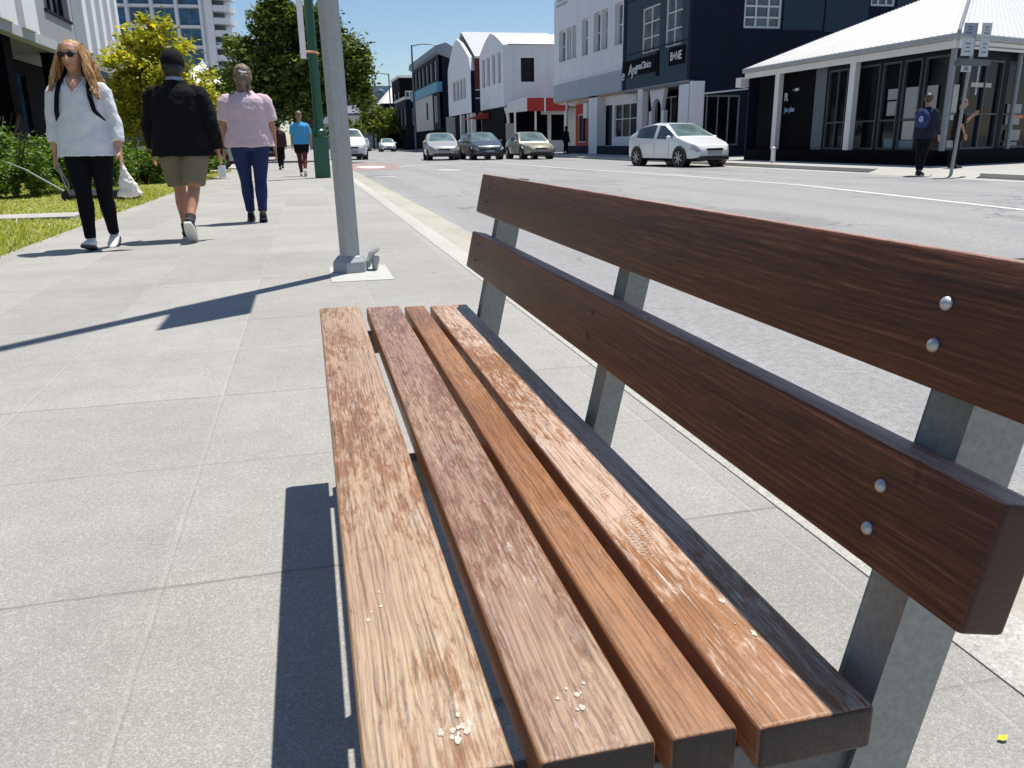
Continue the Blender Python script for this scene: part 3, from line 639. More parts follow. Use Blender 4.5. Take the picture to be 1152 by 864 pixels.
# --- curved gable building
cb = thing('curved_gable_building', 'white building with a bulging curved gable and dark red side wall', 'building', (15, 81, 0))
W = Wall((15, 88, 0), UY, NX); L = 88-75.8
fw_ = [(u(a, 100), u(c, 100), 4.7, 6.6) for a, c in ((509, 512.3), (513, 516.2), (517, 520.2), (521, 523.8))]
b = NB(); W.skin(b, 0, L, 3.4, 7.0, fw_, .2); obj('front_wall', b, white2, cb)
for w in fw_: W.window(cb, *w, 1, 1, wframe, glassg, depth=.2, fw=.08)
prof = [(0, 7.0), (0.2, 7.9), (2.0, 9.1), (4.0, 10.0), (5.6, 10.3), (7.5, 9.8), (9.5, 9.0), (11.4, 8.2), (L, 7.0)]
b = NB(); prism(b, [W.p(a, c) for a, c in prof], (.4, 0, 0)); obj('curved_gable', b, white2, cb)
S = Wall((15, 75.8, 0), (1, 0, 0), (0, 1, 0))
wpart(cb, 'side_wall', maroon, lambda b: S.bar(b, .4, 9, 5.35, 8.0, 0, .2))
wpart(cb, 'side_band', navy, lambda b: S.bar(b, .4, 9, 3.3, 4.6, 0, .2)); wpart(cb, 'side_band', navy, lambda b: S.bar(b, .4, 9, 4.66, 5.3, 0, .2))
wpart(cb, 'side_trim', wframe, lambda b: (S.bar(b, .4, 9, 4.58, 4.66, -.02, .1), S.bar(b, .4, 9, 5.28, 5.36, -.02, .1), S.bar(b, .38, 9, 8.0, 8.15, -.04, .1)))
b = NB(); za, zb_ = 8.15, 10.9
for f in (((15.4, 75.7, za), (24, 75.7, za), (24, 82, zb_), (15.4, 82, zb_)), ((15.4, 88, za), (24, 88, za), (24, 82, zb_), (15.4, 82, zb_))): quad(b, f)
obj('roof', b, roofgrey, cb)
wpart(cb, 'shopfront_wall', black, lambda b: box(b, 15.6, 24, 76.0, 87.9, 0, 3.3))
for px in (517, 525, 529): wpart(cb, 'column', wframe, lambda b: W.bar(b, u(px, 140)-.3, u(px, 140)+.3, 0, 3.38, .1, .5))
wpart(cb, 'awning', redp, lambda b: prism(b, [(15.6, 75.0, 2.9), (19, 75.0, 2.9), (19, 75.0, 3.5), (15.6, 75.0, 3.35)], (0, .9, 0)))
wpart(cb, 'shop_window', glassg, lambda b: box(b, 16.4, 19.3, 75.7, 75.95, .5, 2.8))

# --- tall dark building with blue band
tb = thing('slate_building', 'tall dark slate building with slanted parapet and a blue band', 'building', (14.3, 97, 0))
W = Wall((14.4, 112, 0), UY, NX); L = 112-90
fa = [(1.6+i*3.3, 3.6+i*3.3, 7.3, 9.3) for i in range(6)]
b = NB(); W.skin(b, 0, L, 7.0, 9.9, fa, .3); obj('upper_wall', b, navy, tb)
for w in fa: W.window(tb, *w, 1, 1, wframe, glassg, depth=.3, fw=.15)
wpart(tb, 'parapet', paint('grey_parapet', (.2,.24,.28), .6), lambda b: prism(b, [(14.0, 89.6, 9.85), (14.1, 89.6, 10.5), (15.2, 89.6, 10.8), (22, 89.6, 7.0), (22, 89.6, 6.9)], (0, 22.6, 0)))
wpart(tb, 'blue_band', bluep, lambda b: W.bar(b, -.1, L+.1, 6.0, 7.0, -.3, .3))
fb = [(L-10.5, L-8.9, 3.4, 5.3), (L-4.6, L-2.0, 3.0, 5.7)]
b = NB(); W.skin(b, 0, L-5.2, 2.2, 6.0, fb[:1], .2); obj('lower_wall', b, beige, tb); W.window(tb, *fb[0], 1, 1, darkframe, glass, depth=.2)
b = NB(); W.skin(b, L-5.2, L, 2.2, 6.0, fb[1:], .2); obj('lower_wall', b, navy, tb); W.window(tb, *fb[1], 2, 1, wframe, glassb, depth=.2)
wpart(tb, 'rear_volume', navy, lambda b: prism(b, [(14.75, 90, 2.2), (14.75, 90, 10.2), (21.8, 90, 6.8), (21.8, 90, 2.2)], (0, 22, 0))); wpart(tb, 'shopfront_wall', black, lambda b: box(b, 14.9, 21.8, 90.1, 111.9, 0, 2.2))
wpart(tb, 'side_door', beige, lambda b: box(b, 15.0, 17, 89.6, 90.0, .0, 3.4))

# --- cluster of dark shops with white roofs further off
M_farwhite = paint('far_white_roof', (.78,.76,.72), .6)
def shop(name, label, x0, x1, y0, y1, z1, mat, winc, roofz=None, roofm=None, nwin=3):
    t = thing(name, label, 'building', (x0, y0, 0)); W_ = Wall((x0, y1, 0), UY, NX); L_ = y1-y0
    hs_ = [(L_*(i+.25)/nwin, L_*(i+.8)/nwin, z1*.5, z1*.82) for i in range(nwin)]
    b = NB(); W_.skin(b, 0, L_, 2.6, z1, hs_, .3); obj('front_wall', b, mat, t)
    for w in hs_: W_.window(t, *w, 2, 1, winc, glassg, depth=.3, fw=.2)
    S_ = Wall((x0, y0, 0), (1, 0, 0), (0, 1, 0)); hs2 = [(.8, 2.2, z1*.5, z1*.82)]
    b = NB(); S_.skin(b, 0, x1-x0, 0, z1, hs2, .3); obj('side_wall', b, mat, t); S_.window(t, *hs2[0], 2, 1, winc, glassg, depth=.3, fw=.15)
    wpart(t, 'rear_volume', black, lambda b: box(b, x0+.4, x1, y0+.4, y1, 0, z1-.05))
    if roofz:
        b = NB(); mx = (x0+x1)/2; my = (y0+y1)/2
        for f in (((x0-.4,y0-.4,z1),(x1,y0-.4,z1),(mx,my,roofz)), ((x1,y0-.4,z1),(x1,y1,z1),(mx,my,roofz)), ((x1,y1,z1),(x0-.4,y1,z1),(mx,my,roofz)), ((x0-.4,y1,z1),(x0-.4,y0-.4,z1),(mx,my,roofz))): b.faces.new([b.verts.new(p) for p in f])
        obj('roof', b, roofm, t)
    else: wpart(t, 'roof', roofm or roofgrey, lambda b: box(b, x0-.15, x1, y0-.15, y1, z1+.002, z1+.35))
    return t
shop('dark_shop', 'black two-storey shop with white window bays, left of the slate building', 13.6, 20, 114, 127, 6.4, navy, wframe, None, M_farwhite)
shop('dark_shop', 'tall narrow black building with a flat white roof edge', 14.6, 21, 129, 140, 10.2, black, wframe, None, M_farwhite, 2)
shop('low_shop', 'small dark shop with pointed white roof beside the far tree', 13.4, 20, 143, 158, 7.2, navy, wframe, 11.4, M_farwhite)
rc = thing('red_canopy', 'red and white canopy over a dark market entrance at the street end', 'canopy', (13.2, 128, 0))
wpart(rc, 'fascia', redp, lambda b: box(b, 10.2, 15.8, 126, 128.4, 2.75, 3.35)); wpart(rc, 'white_edge', wframe, lambda b: box(b, 10.1, 15.9, 125.9, 125.99, 3.2, 3.5))
for x in (10.4, 15.5): wpart(rc, 'post', wframe, lambda b: box(b, x-.15, x+.15, 126.1, 126.4, 0, 2.75))
wpart(rc, 'back_wall', black, lambda b: box(b, 10.2, 15.8, 128.4, 128.6, 0, 2.75))
# glass office block and white buildings on the skyline
of = thing('office_block', 'long blue-grey glass office block on the skyline at the end of the street', 'building', (14, 262, 0))
W = Wall((9, 260, 0), (1, 0, 0), (0, 1, 0))
b = NB(); hs = [(1+i*2.6, 3+i*2.6, 3+j*4.2, 5.9+j*4.2) for i in range(14) for j in range(3)]; W.skin(b, 0, 38, 0, 17, hs, .3); obj('wall', b, paint('blue_grey_cladding', (.2,.29,.36), .5), of)
b = NB()
for h_ in hs: quad(b, [W.p(h_[0], h_[2], .3), W.p(h_[1], h_[2], .3), W.p(h_[1], h_[3], .3), W.p(h_[0], h_[3], .3)])
obj('windows', b, glassb, of); wpart(of, 'roof', roofgrey, lambda b: box(b, 8.8, 47, 260.4, 275, 0, 17.4))
ws = thing('white_canopy_building', 'low white fronted building with stepped flat canopies behind the big tree', 'building', (8, 152, 0))
wpart(ws, 'fascia', white, lambda b: box(b, 2, 13.2, 150, 152, 5.9, 7.4)); wpart(ws, 'lower_fascia', white, lambda b: box(b, 1, 10.0, 148, 150, 4.2, 5.5)); wpart(ws, 'wall', beige, lambda b: box(b, 1, 13.5, 152, 160, 0, 7.2))
wpart(ws, 'shopfront_wall', greywall, lambda b: box(b, 1, 13, 150.2, 151.9, 0, 4.3))
tw = thing('satellite_mast', 'rooftop mast with two dark round dishes above the far tree', 'mast', (14, 170, 0))
wpart(tw, 'mast', gframe, lambda b: tube(b, [(14, 170, 0), (14, 170, 11.2)], .2, 8))
for x, z_ in ((12.8, 8.6), (15.4, 9.8)): wpart(tw, 'dish', paint('dish_slate', (.08,.14,.2), .5), lambda b: ball(b, (x, 169.6, z_), (1.1, .4, 1.3), 14, 8), smooth=60)

# --- corner shop with verandah (right)
shopframe = paint('shop_frame', (.055,.065,.075), .5, .15)
cs = thing('corner_shop', 'single-storey glazed corner shop with white corrugated verandah roof', 'building', (18, 24, 0))
EX = 16.9; eL = onX(EX, 840, 86); eC = onX(EX, 1065, 48)
ze = 3.2; yL = 29.65; yC = 20.0
W = Wall((17.35, yL, 0), UY, NX); L = yL-yC
d2 = Vector((math.sin(R_(72)), math.cos(R_(72)), 0)); n2 = Vector((-d2.y, d2.x, 0)); Wc = Wall((17.35, yC, 0), d2, n2)
plinth = .4
def cs_plinth(b): box(b, 17.0, 17.45, yC, yL+.6, 0, plinth); 
wpart(cs, 'plinth', black, cs_plinth); wpart(cs, 'plinth', black, lambda b: obox(b, Wc.p(7, plinth/2, .0), d2*7, n2*.2, Vector((0, 0, plinth/2-.002))))
uu = lambda x, y=130: W.u_at(x, y)[0]
divs = [0.0, uu(915), uu(928), uu(955), uu(984), uu(1007), uu(1032), uu(1054), L]
b = NB(); hs = [(uu(928)+.02, uu(950), plinth+.02, 2.95), (uu(953)+.02, uu(985), plinth+.02, 2.95), (uu(988), uu(1008), plinth+.02, 2.95), (uu(1011), uu(1031), plinth+.02, 2.95), (uu(1034), L-.1, plinth+.02, 2.95)]
W.skin(b, uu(915), L, plinth, 3.15, hs, .1); obj('front_wall', b, darkframe, cs)
for i, h_ in enumerate(hs): W.window(cs, *h_, 1 if i else 2, 2, shopframe, glass, depth=.1, name='shop_window', zs=[.34])
b = NB(); W.skin(b, -.4, uu(915), 0, 3.15); obj('sign_wall', b, black, cs)
wpart(cs, 'grey_panel', paint('slate_panel', (.1,.13,.15), .6), lambda b: W.bar(b, uu(915), uu(927), plinth, 3.1, -.02, .0))
text(cs, 'R', uu(882.5, 115), 2.1, .42, letw, wall=W, d=-.02); text(cs, '- am', uu(892, 112), 2.42, .2, letw, wall=W, d=-.02); text(cs, 'Jee plan', uu(883, 123), 1.72, .26, paint('blue_letters', (.3,.5,.7), .5), wall=W, d=-.02, sx=.8)
# posters behind the glass
def poster_part(wall, u0, u1, z0, z1, m, d=.07): wpart(cs, 'poster', m, lambda b: wall.bar(b, u0, u1, z0, z1, d-.015, d))
for x0, x1, y0, y1, m in ((998, 1011, 100, 112, poster), (997, 1010, 114, 130, poster), (1018, 1032, 98, 133, poster), (1014, 1030, 136, 157, posterw), (1042, 1054, 96, 156, poster), (993, 1005, 156, 170, paint('blue_notice', (.12,.2,.24), .6)), (1008, 1030, 158, 170, paint('blue_notice', (.12,.2,.24), .6))):
    z0, z1 = W.u_at((x0+x1)/2, y1)[1], W.u_at((x0+x1)/2, y0)[1]; poster_part(W, uu(x0, y0), uu(x1, y0), max(z0, plinth+.05), z1, m)
uc = lambda x, y=130: Wc.u_at(x, y)[0]
hc = [(uc(1068), uc(1082), plinth+.02, 2.85), (uc(1085), uc(1123), plinth+.02, 2.85), (uc(1128), uc(1165), plinth+.02, 2.85), (uc(1170), uc(1215), plinth+.02, 2.85)]
b = NB(); Wc.skin(b, 0, 14, plinth, 3.15, hc, .1); obj('front_wall', b, darkframe, cs)
for i, h_ in enumerate(hc): Wc.window(cs, *h_, 1 if i != 1 else 2, 2, shopframe, glass, depth=.1, name='shop_window', zs=[.4])
for x0, x1, y0, y1, m in ((1075, 1082, 95, 135, posterw), (1095, 1118, 93, 98, posterw), (1136, 1152, 117, 140, poster), (1134, 1150, 146, 158, poster), (1131, 1146, 160, 172, poster), (1065, 1078, 158, 170, posterw)):
    z0, z1 = Wc.u_at((x0+x1)/2, y1)[1], Wc.u_at((x0+x1)/2, y0)[1]; poster_part(Wc, uc(x0, y0), uc(x1, y0), max(z0, plinth+.05), z1, m)
b = NB(); Wc.bar(b, uc(1137), uc(1153), 1.28, 1.36, .04, .054); obj('orange_stripe', b, paint('orange_sign', (.55,.2,.1), .6), cs)
# inner mass of the shop
wpart(cs, 'inner_wall', black, lambda b: prism(b, [(17.6, yL+.5, 0), (17.6, yC+.5, 0), tuple(Wc.p(13.5, 0, .5)), (31, yL+.5, 0)], (0, 0, 3.1)))
# posts on the plinth
for px, hw_, pm_ in ((874, .14, wframe), (957, .14, wframe), (1066, .07, paint('post_grey', (.22,.25,.28), .5))):
    y_ = onX(17.12, px, 130).y; wpart(cs, 'verandah_post', pm_, lambda b: box(b, 17.02, 17.02+hw_*1.4, y_-hw_, y_+hw_, plinth+.002, 3.1), bevel=.015)
p_ = Wc.p(uc(1134), 0, -.1); wpart(cs, 'verandah_post', gframe, lambda b: tube(b, [(p_.x, p_.y, plinth), (p_.x, p_.y, 3.1)], .07, 8))
# eave beam, soffit, gutter, corrugated hipped roof
A = Vector((EX, yL+.9, ze)); C_ = Vector((EX, yC-.6, ze)); D = C_+d2*14
def eave(b, dz0, dz1, off, th):
    for p, q, nrm in ((A, C_, Vector((1, 0, 0))), (C_, D, n2)):
        t = (q-p).normalized(); c = (p+q)/2+nrm*(off+th/2); c.z = ze+(dz0+dz1)/2; obox(b, c, t*((q-p).length/2), nrm*(th/2), Vector((0, 0, (dz1-dz0)/2)))
wpart(cs, 'eave_beam', wframe, lambda b: eave(b, -.16, .04, .08, .06))
wpart(cs, 'gutter', paint('gutter_grey', (.34,.36,.36), .5), lambda b: eave(b, .045, .2, -.06, .15), bevel=.03)
wpart(cs, 'soffit', soffit, lambda b: prism(b, [tuple(A+Vector((.15, 0, -.1))), tuple(C_+Vector((.15, .1, -.1))), tuple(D+n2*.15+Vector((0, 0, -.1))), tuple(D+n2*3+Vector((0, 0, -.1))), (20, yL+.9, ze-.1)], (0, 0, .03)))
apex = onY(26.4, 1098, -24); ap2 = apex+d2*8
def ridgesheet(b, quadp, n):
    """standing ribs along a roof plane"""
    quad(b, quadp)
    a, c, c2, a2 = map(Vector, quadp)
    nn = (c-a).cross(a2-a).normalized()
    if nn.z < 0: nn = -nn
    for i in range(1, n):
        t = i/n; s = a.lerp(c, t); e = a2.lerp(c2, t); q = (e-s).cross(nn).normalized()*.018
        v = [b.verts.new(x) for x in (s-q+nn*.002, s+nn*.03, s+q+nn*.002, e-q+nn*.002, e+nn*.03, e+q+nn*.002)]
        b.faces.new((v[0], v[1], v[4], v[3])); b.faces.new((v[1], v[2], v[5], v[4]))
up_ = Vector((0, 0, .2)); far_top = Vector((apex.x, yL+.9, apex.z*.30+ze*.7))
b = NB(); ridgesheet(b, (A+up_, C_+up_, apex, Vector((EX+3.2, yL+.9, ze+1.3))), 44); obj('roof', b, roofwhite, cs)
b = NB(); ridgesheet(b, (C_+up_, D+up_, ap2, apex), 52); obj('roof', b, roofwhite2, cs)
wpart(cs, 'roof_hip', gframe, lambda b: tube(b, [C_+up_+Vector((0, 0, .03)), apex+Vector((0, 0, .05))], .05, 8))
wpart(cs, 'rear_wall', navy, lambda b: prism(b, [(EX+.3, yL+.88, 0), (EX+3.2, yL+.88, 0), (EX+3.2, yL+.88, ze+1.2), (EX+.3, yL+.88, ze+.1)], (0, .1, 0)))
wpart(cs, 'drain_box', wframe, lambda b: box(b, EX-.05, EX+.3, yL+.95, yL+1.35, 2.75, 3.1))

# --- left office building with ribbed cladding
lb = thing('ribbed_building', 'modern office building with white ribbed upper cladding and dark recessed entrance', 'building', (-7, 24, 0))
W = Wall((-7, 8, 0), (0, 1, 0), (-1, 0, 0)); uz = lambda x, y: W.u_at(x, y)
zb0 = 3.95
ribm = paint('ribbed_white', (.78,.78,.78), .5, .04); pan = paint('grey_panel_paint', (.33,.34,.35), .6, .05)
a1, a2, a3, a4 = uz(42, 20)[0], uz(82, 30)[0], uz(136, 60)[0], 0
hs = [(a1+.9, a2-.25, uz(82, 33)[1]+.2, 9.5)]
b = NB(); W.skin(b, 0, a1, zb0, 12); obj('front_wall', b, ribm, lb)
b = NB(); W.skin(b, a1, a2, zb0, 12, hs, .25); obj('grey_wall', b, pan, lb); W.window(lb, *hs[0], 4, 2, darkframe, glassg, depth=.25, fw=.1, sill=darkframe)
b = NB(); W.skin(b, a2, a3, zb0, 12); obj('front_wall', b, ribm, lb)
def ribs(b, u0, u1, step, w, d):
    q = u0
    while q < u1-.05:
        prism(b, [W.p(q, zb0-.02, -.001), W.p(q+.10, zb0-.02, -d), W.p(q+w, zb0-.02, -.001)], (0, 0, 8)); q += step
wpart(lb, 'rib_shade_panel', pan, lambda b: W.bar(b, a2+.05, a3-.1, zb0-.01, 12, -.02, .0)); wpart(lb, 'cladding_ribs', ribm, lambda b: [prism(b, [W.p(q, zb0-.03, -.021), W.p(q+.18, zb0-.03, -.30), W.p(q+.72, zb0-.03, -.30), W.p(q+.8, zb0-.03, -.021)], (0, 0, 8)) for q in np.arange(a2+.15, a3-.9, 1.35)]); wpart(lb, 'cladding_ribs', ribm, lambda b: [prism(b, [W.p(q, zb0-.03, -.001), W.p(q+.08, zb0-.03, -.14), W.p(q+1.1, zb0-.03, -.14), W.p(q+1.2, zb0-.03, -.001)], (0, 0, 8)) for q in np.arange(.3, a1-1.2, 1.9)])  # grey backing paints the shade of the folds between the white ribs
wpart(lb, 'fascia_edge', paint('fascia_grey', (.45,.46,.46), .6), lambda b: W.bar(b, 0, a3, zb0-.28, zb0-.02, -.05, .25))
wpart(lb, 'soffit', soffit, lambda b: W.bar(b, 0, a3, zb0-.06, zb0-.03, .25, 3))
G = Wall((-9.6, 8, 0), (0, 1, 0), (-1, 0, 0))
hs = [(2+i*3.1, 4.8+i*3.1, .3, 3.4) for i in range(8)]
b = NB(); G.skin(b, 0, a3-.3, 0, zb0-.07, hs, .12); obj('entrance_wall', b, black, lb)
for w in hs: G.window(lb, *w, 2, 2, darkframe, glassb, name='shop_window', zs=[.7])
for yy in (12.5, 19.2, 25.5, 31.5): wpart(lb, 'column', black, lambda b: box(b, -8.2, -7.5, yy, yy+.7, 0, zb0-.07))
wpart(lb, 'end_wall', ribm, lambda b: box(b, -22, -7.02, 8+a3-.2, 8+a3, zb0, 12)); wpart(lb, 'rear_volume', black, lambda b: box(b, -22, -9.9, 8.1, 8+a3-.25, 0, 11.9))

# --- apartment tower
tr = thing('apartment_tower', 'tall white apartment tower with blue glass bays and rounded balconies', 'building', (-16, 122, 0))
W = Wall((-26, 120.5, 0), (.985, -.02, 0), (0, 1, 0)); edge = onY(120.5, 236, 40).x+26
bays = 7; bw = 2.98; FH = 2.45; off = edge-.5-bays*bw
hs = [(off+i*bw, off+i*bw+bw*.84, 1.2+j*FH, 1.2+j*FH+2.1) for i in range(bays) for j in range(14)]
b = NB(); W.skin(b, 0, edge, 0, 36, hs, .5); obj('wall', b, white, tr)
cnt = 0
for h_ in hs:
    if h_[2] > 7 and h_[0] > off+bw*1.5 and h_[2] < 22:
        W.window(tr, *h_, 2, 1, gframe, glassb, depth=.5, fw=.09); cnt += 1
    else:
        b = NB(); quad(b, [W.p(h_[0], h_[2], .5), W.p(h_[1], h_[2], .5), W.p(h_[1], h_[3], .5), W.p(h_[0], h_[3], .5)]); obj('pane', b, glassb, tr)
wpart(tr, 'mullion', white, lambda b: [W.bar(b, off+i*bw-bw*.13, off+i*bw-bw*.03, 0, 36, -.35, 0) for i in range(bays+1)])
ex = edge-26
wpart(tr, 'tower_core', gframe, lambda b: box(b, -26, ex+2.0, 122, 134, 0, 36))
wpart(tr, 'side_fin', white, lambda b: box(b, ex-.2, ex+.7, 119.6, 121, 0, 36))
for j in range(22):
    def bal(b, j=j):
        z_ = 2.6+j*1.5; pts = []
        for a in np.linspace(-math.pi/2, math.pi/2, 9): pts.append((ex+1.4+2.0*max(0, math.cos(a)), 122.3+2.4*math.sin(a), z_))
        prism(b, [(ex+.7, 119.9, z_)]+pts+[(ex+.7, 124.7, z_)], (0, 0, .72))
    wpart(tr, 'balcony', white, bal)

# --- white tent roofed pavilion and shop behind the lawn tree
tp = thing('tent_pavilion', 'white peaked tent-roof pavilion behind the woman in pink', 'pavilion', (-6.5, 60, 0))
pk_ = Vector((-6.0, 60, 6.35))
def tent(b):
    n = 8; ring0 = []
    corners = [(-9.2, 57.5), (-4.2, 57.5), (-4.2, 62.5), (-9.2, 62.5)]
    rings = []
    for k in range(6):
        t = k/5; f = (1-t)**1.7; r = []
        for (cx, cy) in corners: r.append(b.verts.new((pk_.x+(cx-pk_.x)*f, pk_.y+(cy-pk_.y)*f, 4.6+(pk_.z-4.6)*t)))
        rings.append(r)
    for k in range(5):
        for j in range(4): b.faces.new((rings[k][j], rings[k][(j+1) % 4], rings[k+1][(j+1) % 4], rings[k+1][j]))
wpart(tp, 'tent_roof', paint('tent_canvas', (.85,.83,.78), .8, .03), tent); wpart(tp, 'fascia', gframe, lambda b: box(b, -9.1, -4.3, 57.6, 62.4, 3.9, 4.57))
wpart(tp, 'lower_canopy', white, lambda b: box(b, -8.8, -4.0, 56.4, 57.5, 2.6, 3.5)); wpart(tp, 'wall', beige, lambda b: box(b, -8.9, -4.6, 58, 62, 0, 3.88))
# ------------------------------------------------------------------ vegetation
M_bark = paint('bark', (.09,.065,.045), .5, .35, 8, bump=.6)
M_lf_dark = mat_leaf('broad_leaves_dark', (.022,.045,.008), (.075,.115,.018), (.24,.27,.04), .28)
M_lf_yel = mat_leaf('yellow_green_leaves', (.14,.16,.015), (.36,.36,.03), (.68,.54,.08), .42)
M_lf_hedge = mat_leaf('hedge_leaves', (.03,.075,.012), (.1,.18,.025), (.24,.32,.06), .35)
M_lf_far = mat_leaf('far_tree_leaves', (.05,.08,.01), (.13,.17,.02), (.26,.26,.04), .3)
def leaves(blobs, n, size, mat, parent, clump=.28, name='crown'):
    tot = sum(b[3]*b[4]*b[5] for b in blobs)**(1.0); allp = []
    w = np.array([(b[3]*b[4]*b[5])**.75 for b in blobs]); w /= w.sum()
    for b_, f in zip(blobs, w):
        k = max(6, int(n*f)); nc = max(5, int(k/70))
        d = rng.standard_normal((nc, 3)); d /= np.linalg.norm(d, axis=1)[:, None]; r = rng.random(nc)**.28*(.82+.3*rng.random(nc))
        cc = np.array(b_[:3])+d*r[:, None]*np.array(b_[3:6])
        idx = rng.integers(0, nc, k); cs_ = clump*(.5+.9*rng.random(nc))
        p = cc[idx]+rng.standard_normal((k, 3))*(cs_[idx]*.5)[:, None]*np.array([1, 1, .8]); allp.append(p)
    p = np.concatenate(allp); n = len(p)
    a = rng.standard_normal((n, 3)); a[:, 2] = a[:, 2]*.5; a /= np.linalg.norm(a, axis=1)[:, None]
    q = rng.standard_normal((n, 3)); q[:, 2] *= .6; q -= a*(a*q).sum(1)[:, None]; q /= np.linalg.norm(q, axis=1)[:, None]
    s = size*(.6+.8*rng.random(n))[:, None]; v = np.empty((n, 4, 3))
    v[:, 0] = p-a*s; v[:, 1] = p+q*s*.45; v[:, 2] = p+a*s; v[:, 3] = p-q*s*.45
    L = np.array(rootloc(parent)); o = fastmesh(name, v.reshape(-1, 3)-L, np.arange(n*4).reshape(n, 4), mat); o.parent = parent; return o
def branchy(parent, base, tops, r0, name='trunk'):
    b = NB(); base = Vector(base); fork = base+Vector((0, 0, 0)); 
    mean = sum((Vector(t) for t in tops), Vector())/len(tops); fork = base.lerp(mean, .38)
    tube(b, [base, base.lerp(fork, .15), base.lerp(fork, .6), fork], [r0*1.35, r0, r0*.85, r0*.75], 10)
    for t in tops:
        t = Vector(t); m = fork.lerp(t, .5)+Vector((random.uniform(-.2, .2), random.uniform(-.2, .2), .1)); tube(b, [fork-Vector((0, 0, .1)), m, t], [r0*.6, r0*.35, r0*.1], 7)
        for k in range(3):
            e = t+Vector((random.uniform(-1, 1), random.uniform(-1, 1), random.uniform(-.2, .9)))*(t-fork).length*.35; tube(b, [m, m.lerp(e, .5), e], [r0*.25, r0*.15, r0*.04], 5)
    return obj(name, b, M_bark, parent, smooth=60)
def tree(name, label, loc, blobs, n, size, mat, r0, clump=.3, group=None):
    t = thing(name, label, 'tree', loc, group); branchy(t, (loc[0], loc[1], loc[2]-.05), [b[:3] for b in blobs[:7]], r0); leaves(blobs, n, size, mat, t, clump); return t
def bush(label, x, y, rx, ry, h, n, mat=None, size=.05, name='shrub', group='shrubs along the building'):
    t = thing(name, label, 'shrub', (x, y, -.03), group); b = NB()
    for k in range(6):
        a = random.random()*6.28; tube(b, [(x, y, -.05), (x+rx*.4*math.cos(a), y+ry*.4*math.sin(a), h*.5), (x+rx*.7*math.cos(a), y+ry*.7*math.sin(a), h*.85)], [.025, .018, .008], 5)
    obj('stems', b, M_bark, t)
    bl = [(x+random.uniform(-.5, .5)*rx, y+random.uniform(-.5, .5)*ry, h*random.uniform(.25, .75), rx*random.uniform(.45, .65), ry*random.uniform(.45, .65), h*random.uniform(.22, .34)) for _ in range(6)]
    bl.append((x, y, h*.42, rx*.95, ry*.95, h*.42)); leaves(bl, n, size, mat or M_lf_hedge, t, .16, 'foliage')
big = [(.4, 46, 5.2, 2.3, 2.3, 2.1), (-1.7, 46, 4.4, 1.7, 1.8, 1.7), (2.3, 46, 4.6, 1.5, 1.7, 1.6), (-.6, 45.5, 6.6, 1.4, 1.5, 1.2), (1.3, 46, 6.5, 1.2, 1.3, 1.1), (-2.3, 46, 3.0, 1.3, 1.5, 1.1), (3.0, 46, 3.5, .9, 1.2, .9), (-.9, 45.2, 7.5, .55, .6, .7), (.2, 45.5, 3.2, 2.2, 1.6, 1.2), (-2.5, 46, 5.6, .8, .9, .7), (2.6, 46, 5.6, .7, .8, .6)]
tree('broadleaf_tree', 'large dense dark green street tree behind the grey and green poles', (.75, 46.6, 0), big, 60000, .125, M_lf_dark, .2, .42)
tree('broadleaf_tree', 'low dark tree at the lawn side, left of the large street tree', (-3.6, 50, 0), [(-3.6, 50, 3.3, 2.0, 1.8, 1.7), (-2.4, 50, 2.2, 1.4, 1.4, 1.2), (-4.6, 50, 2.6, 1.5, 1.4, 1.3), (-3.1, 50, 4.6, 1.0, 1.0, .8)], 17000, .12, M_lf_dark, .14, .4)
yt = [(-3.7, 24.5, 2.5, 1.0, 1.0, .75), (-4.3, 24.5, 2.9, .65, .7, .6), (-3.3, 24.5, 3.1, .7, .7, .6), (-2.75, 24.3, 2.2, .7, .7, .6), (-4.7, 24.5, 2.0, .6, .7, .6), (-3.6, 24.5, 3.75, .38, .4, .45), (-2.3, 24.2, 1.5, .5, .6, .5), (-4.2, 24.5, 1.3, .6, .6, .4), (-4.0, 24.4, 3.5, .35, .35, .3), (-3.0, 24.4, 1.5, .6, .6, .5)]
tree('young_tree', 'young yellow-green tree on the lawn between the woman in white and the man in black', (-3.7, 24.6, -.03), yt, 19000, .075, M_lf_yel, .06, .24)
tree('far_tree', 'small yellow-green tree in the distance at the end of the street', (11.2, 124, 0), [(9.6, 124, 3.9, 2.0, 2, 1.6), (12, 124, 4.4, 2.2, 2, 1.8), (13.8, 124, 3.4, 1.5, 2, 1.5), (8.2, 124, 3.0, 1.2, 1.5, 1.0), (11, 123, 2.8, 2.6, 2, 1.1)], 7000, .22, M_lf_far, .18, .6)
tree('far_tree', 'dark tree low behind the white delivery car near the street end', (5.5, 118, 0), [(5.5, 118, 3, 1.8, 2, 1.5), (7, 118, 2.4, 1.3, 2, 1.2), (4.2, 118, 2.2, 1.2, 2, 1.1)], 3500, .22, M_lf_dark, .15, .6)
bs = [(-6.0, 15.4, 1.15, .9, 1.45), (-4.75, 18.9, .8, .9, 1.2), (-5.35, 17.4, .8, .9, 1.35), (-6.4, 18.6, .9, 1.2, 1.75), (-4.6, 20.8, .9, 1.0, 1.3), (-3.9, 22.3, .7, .9, 1.15), (-4.9, 23.0, .8, 1.0, 1.6), (-3.75, 27.5, .8, 1.0, 1.2), (-3.3, 29.3, .7, .8, 1.0), (-6.9, 21.5, .9, 1.5, 1.9)]
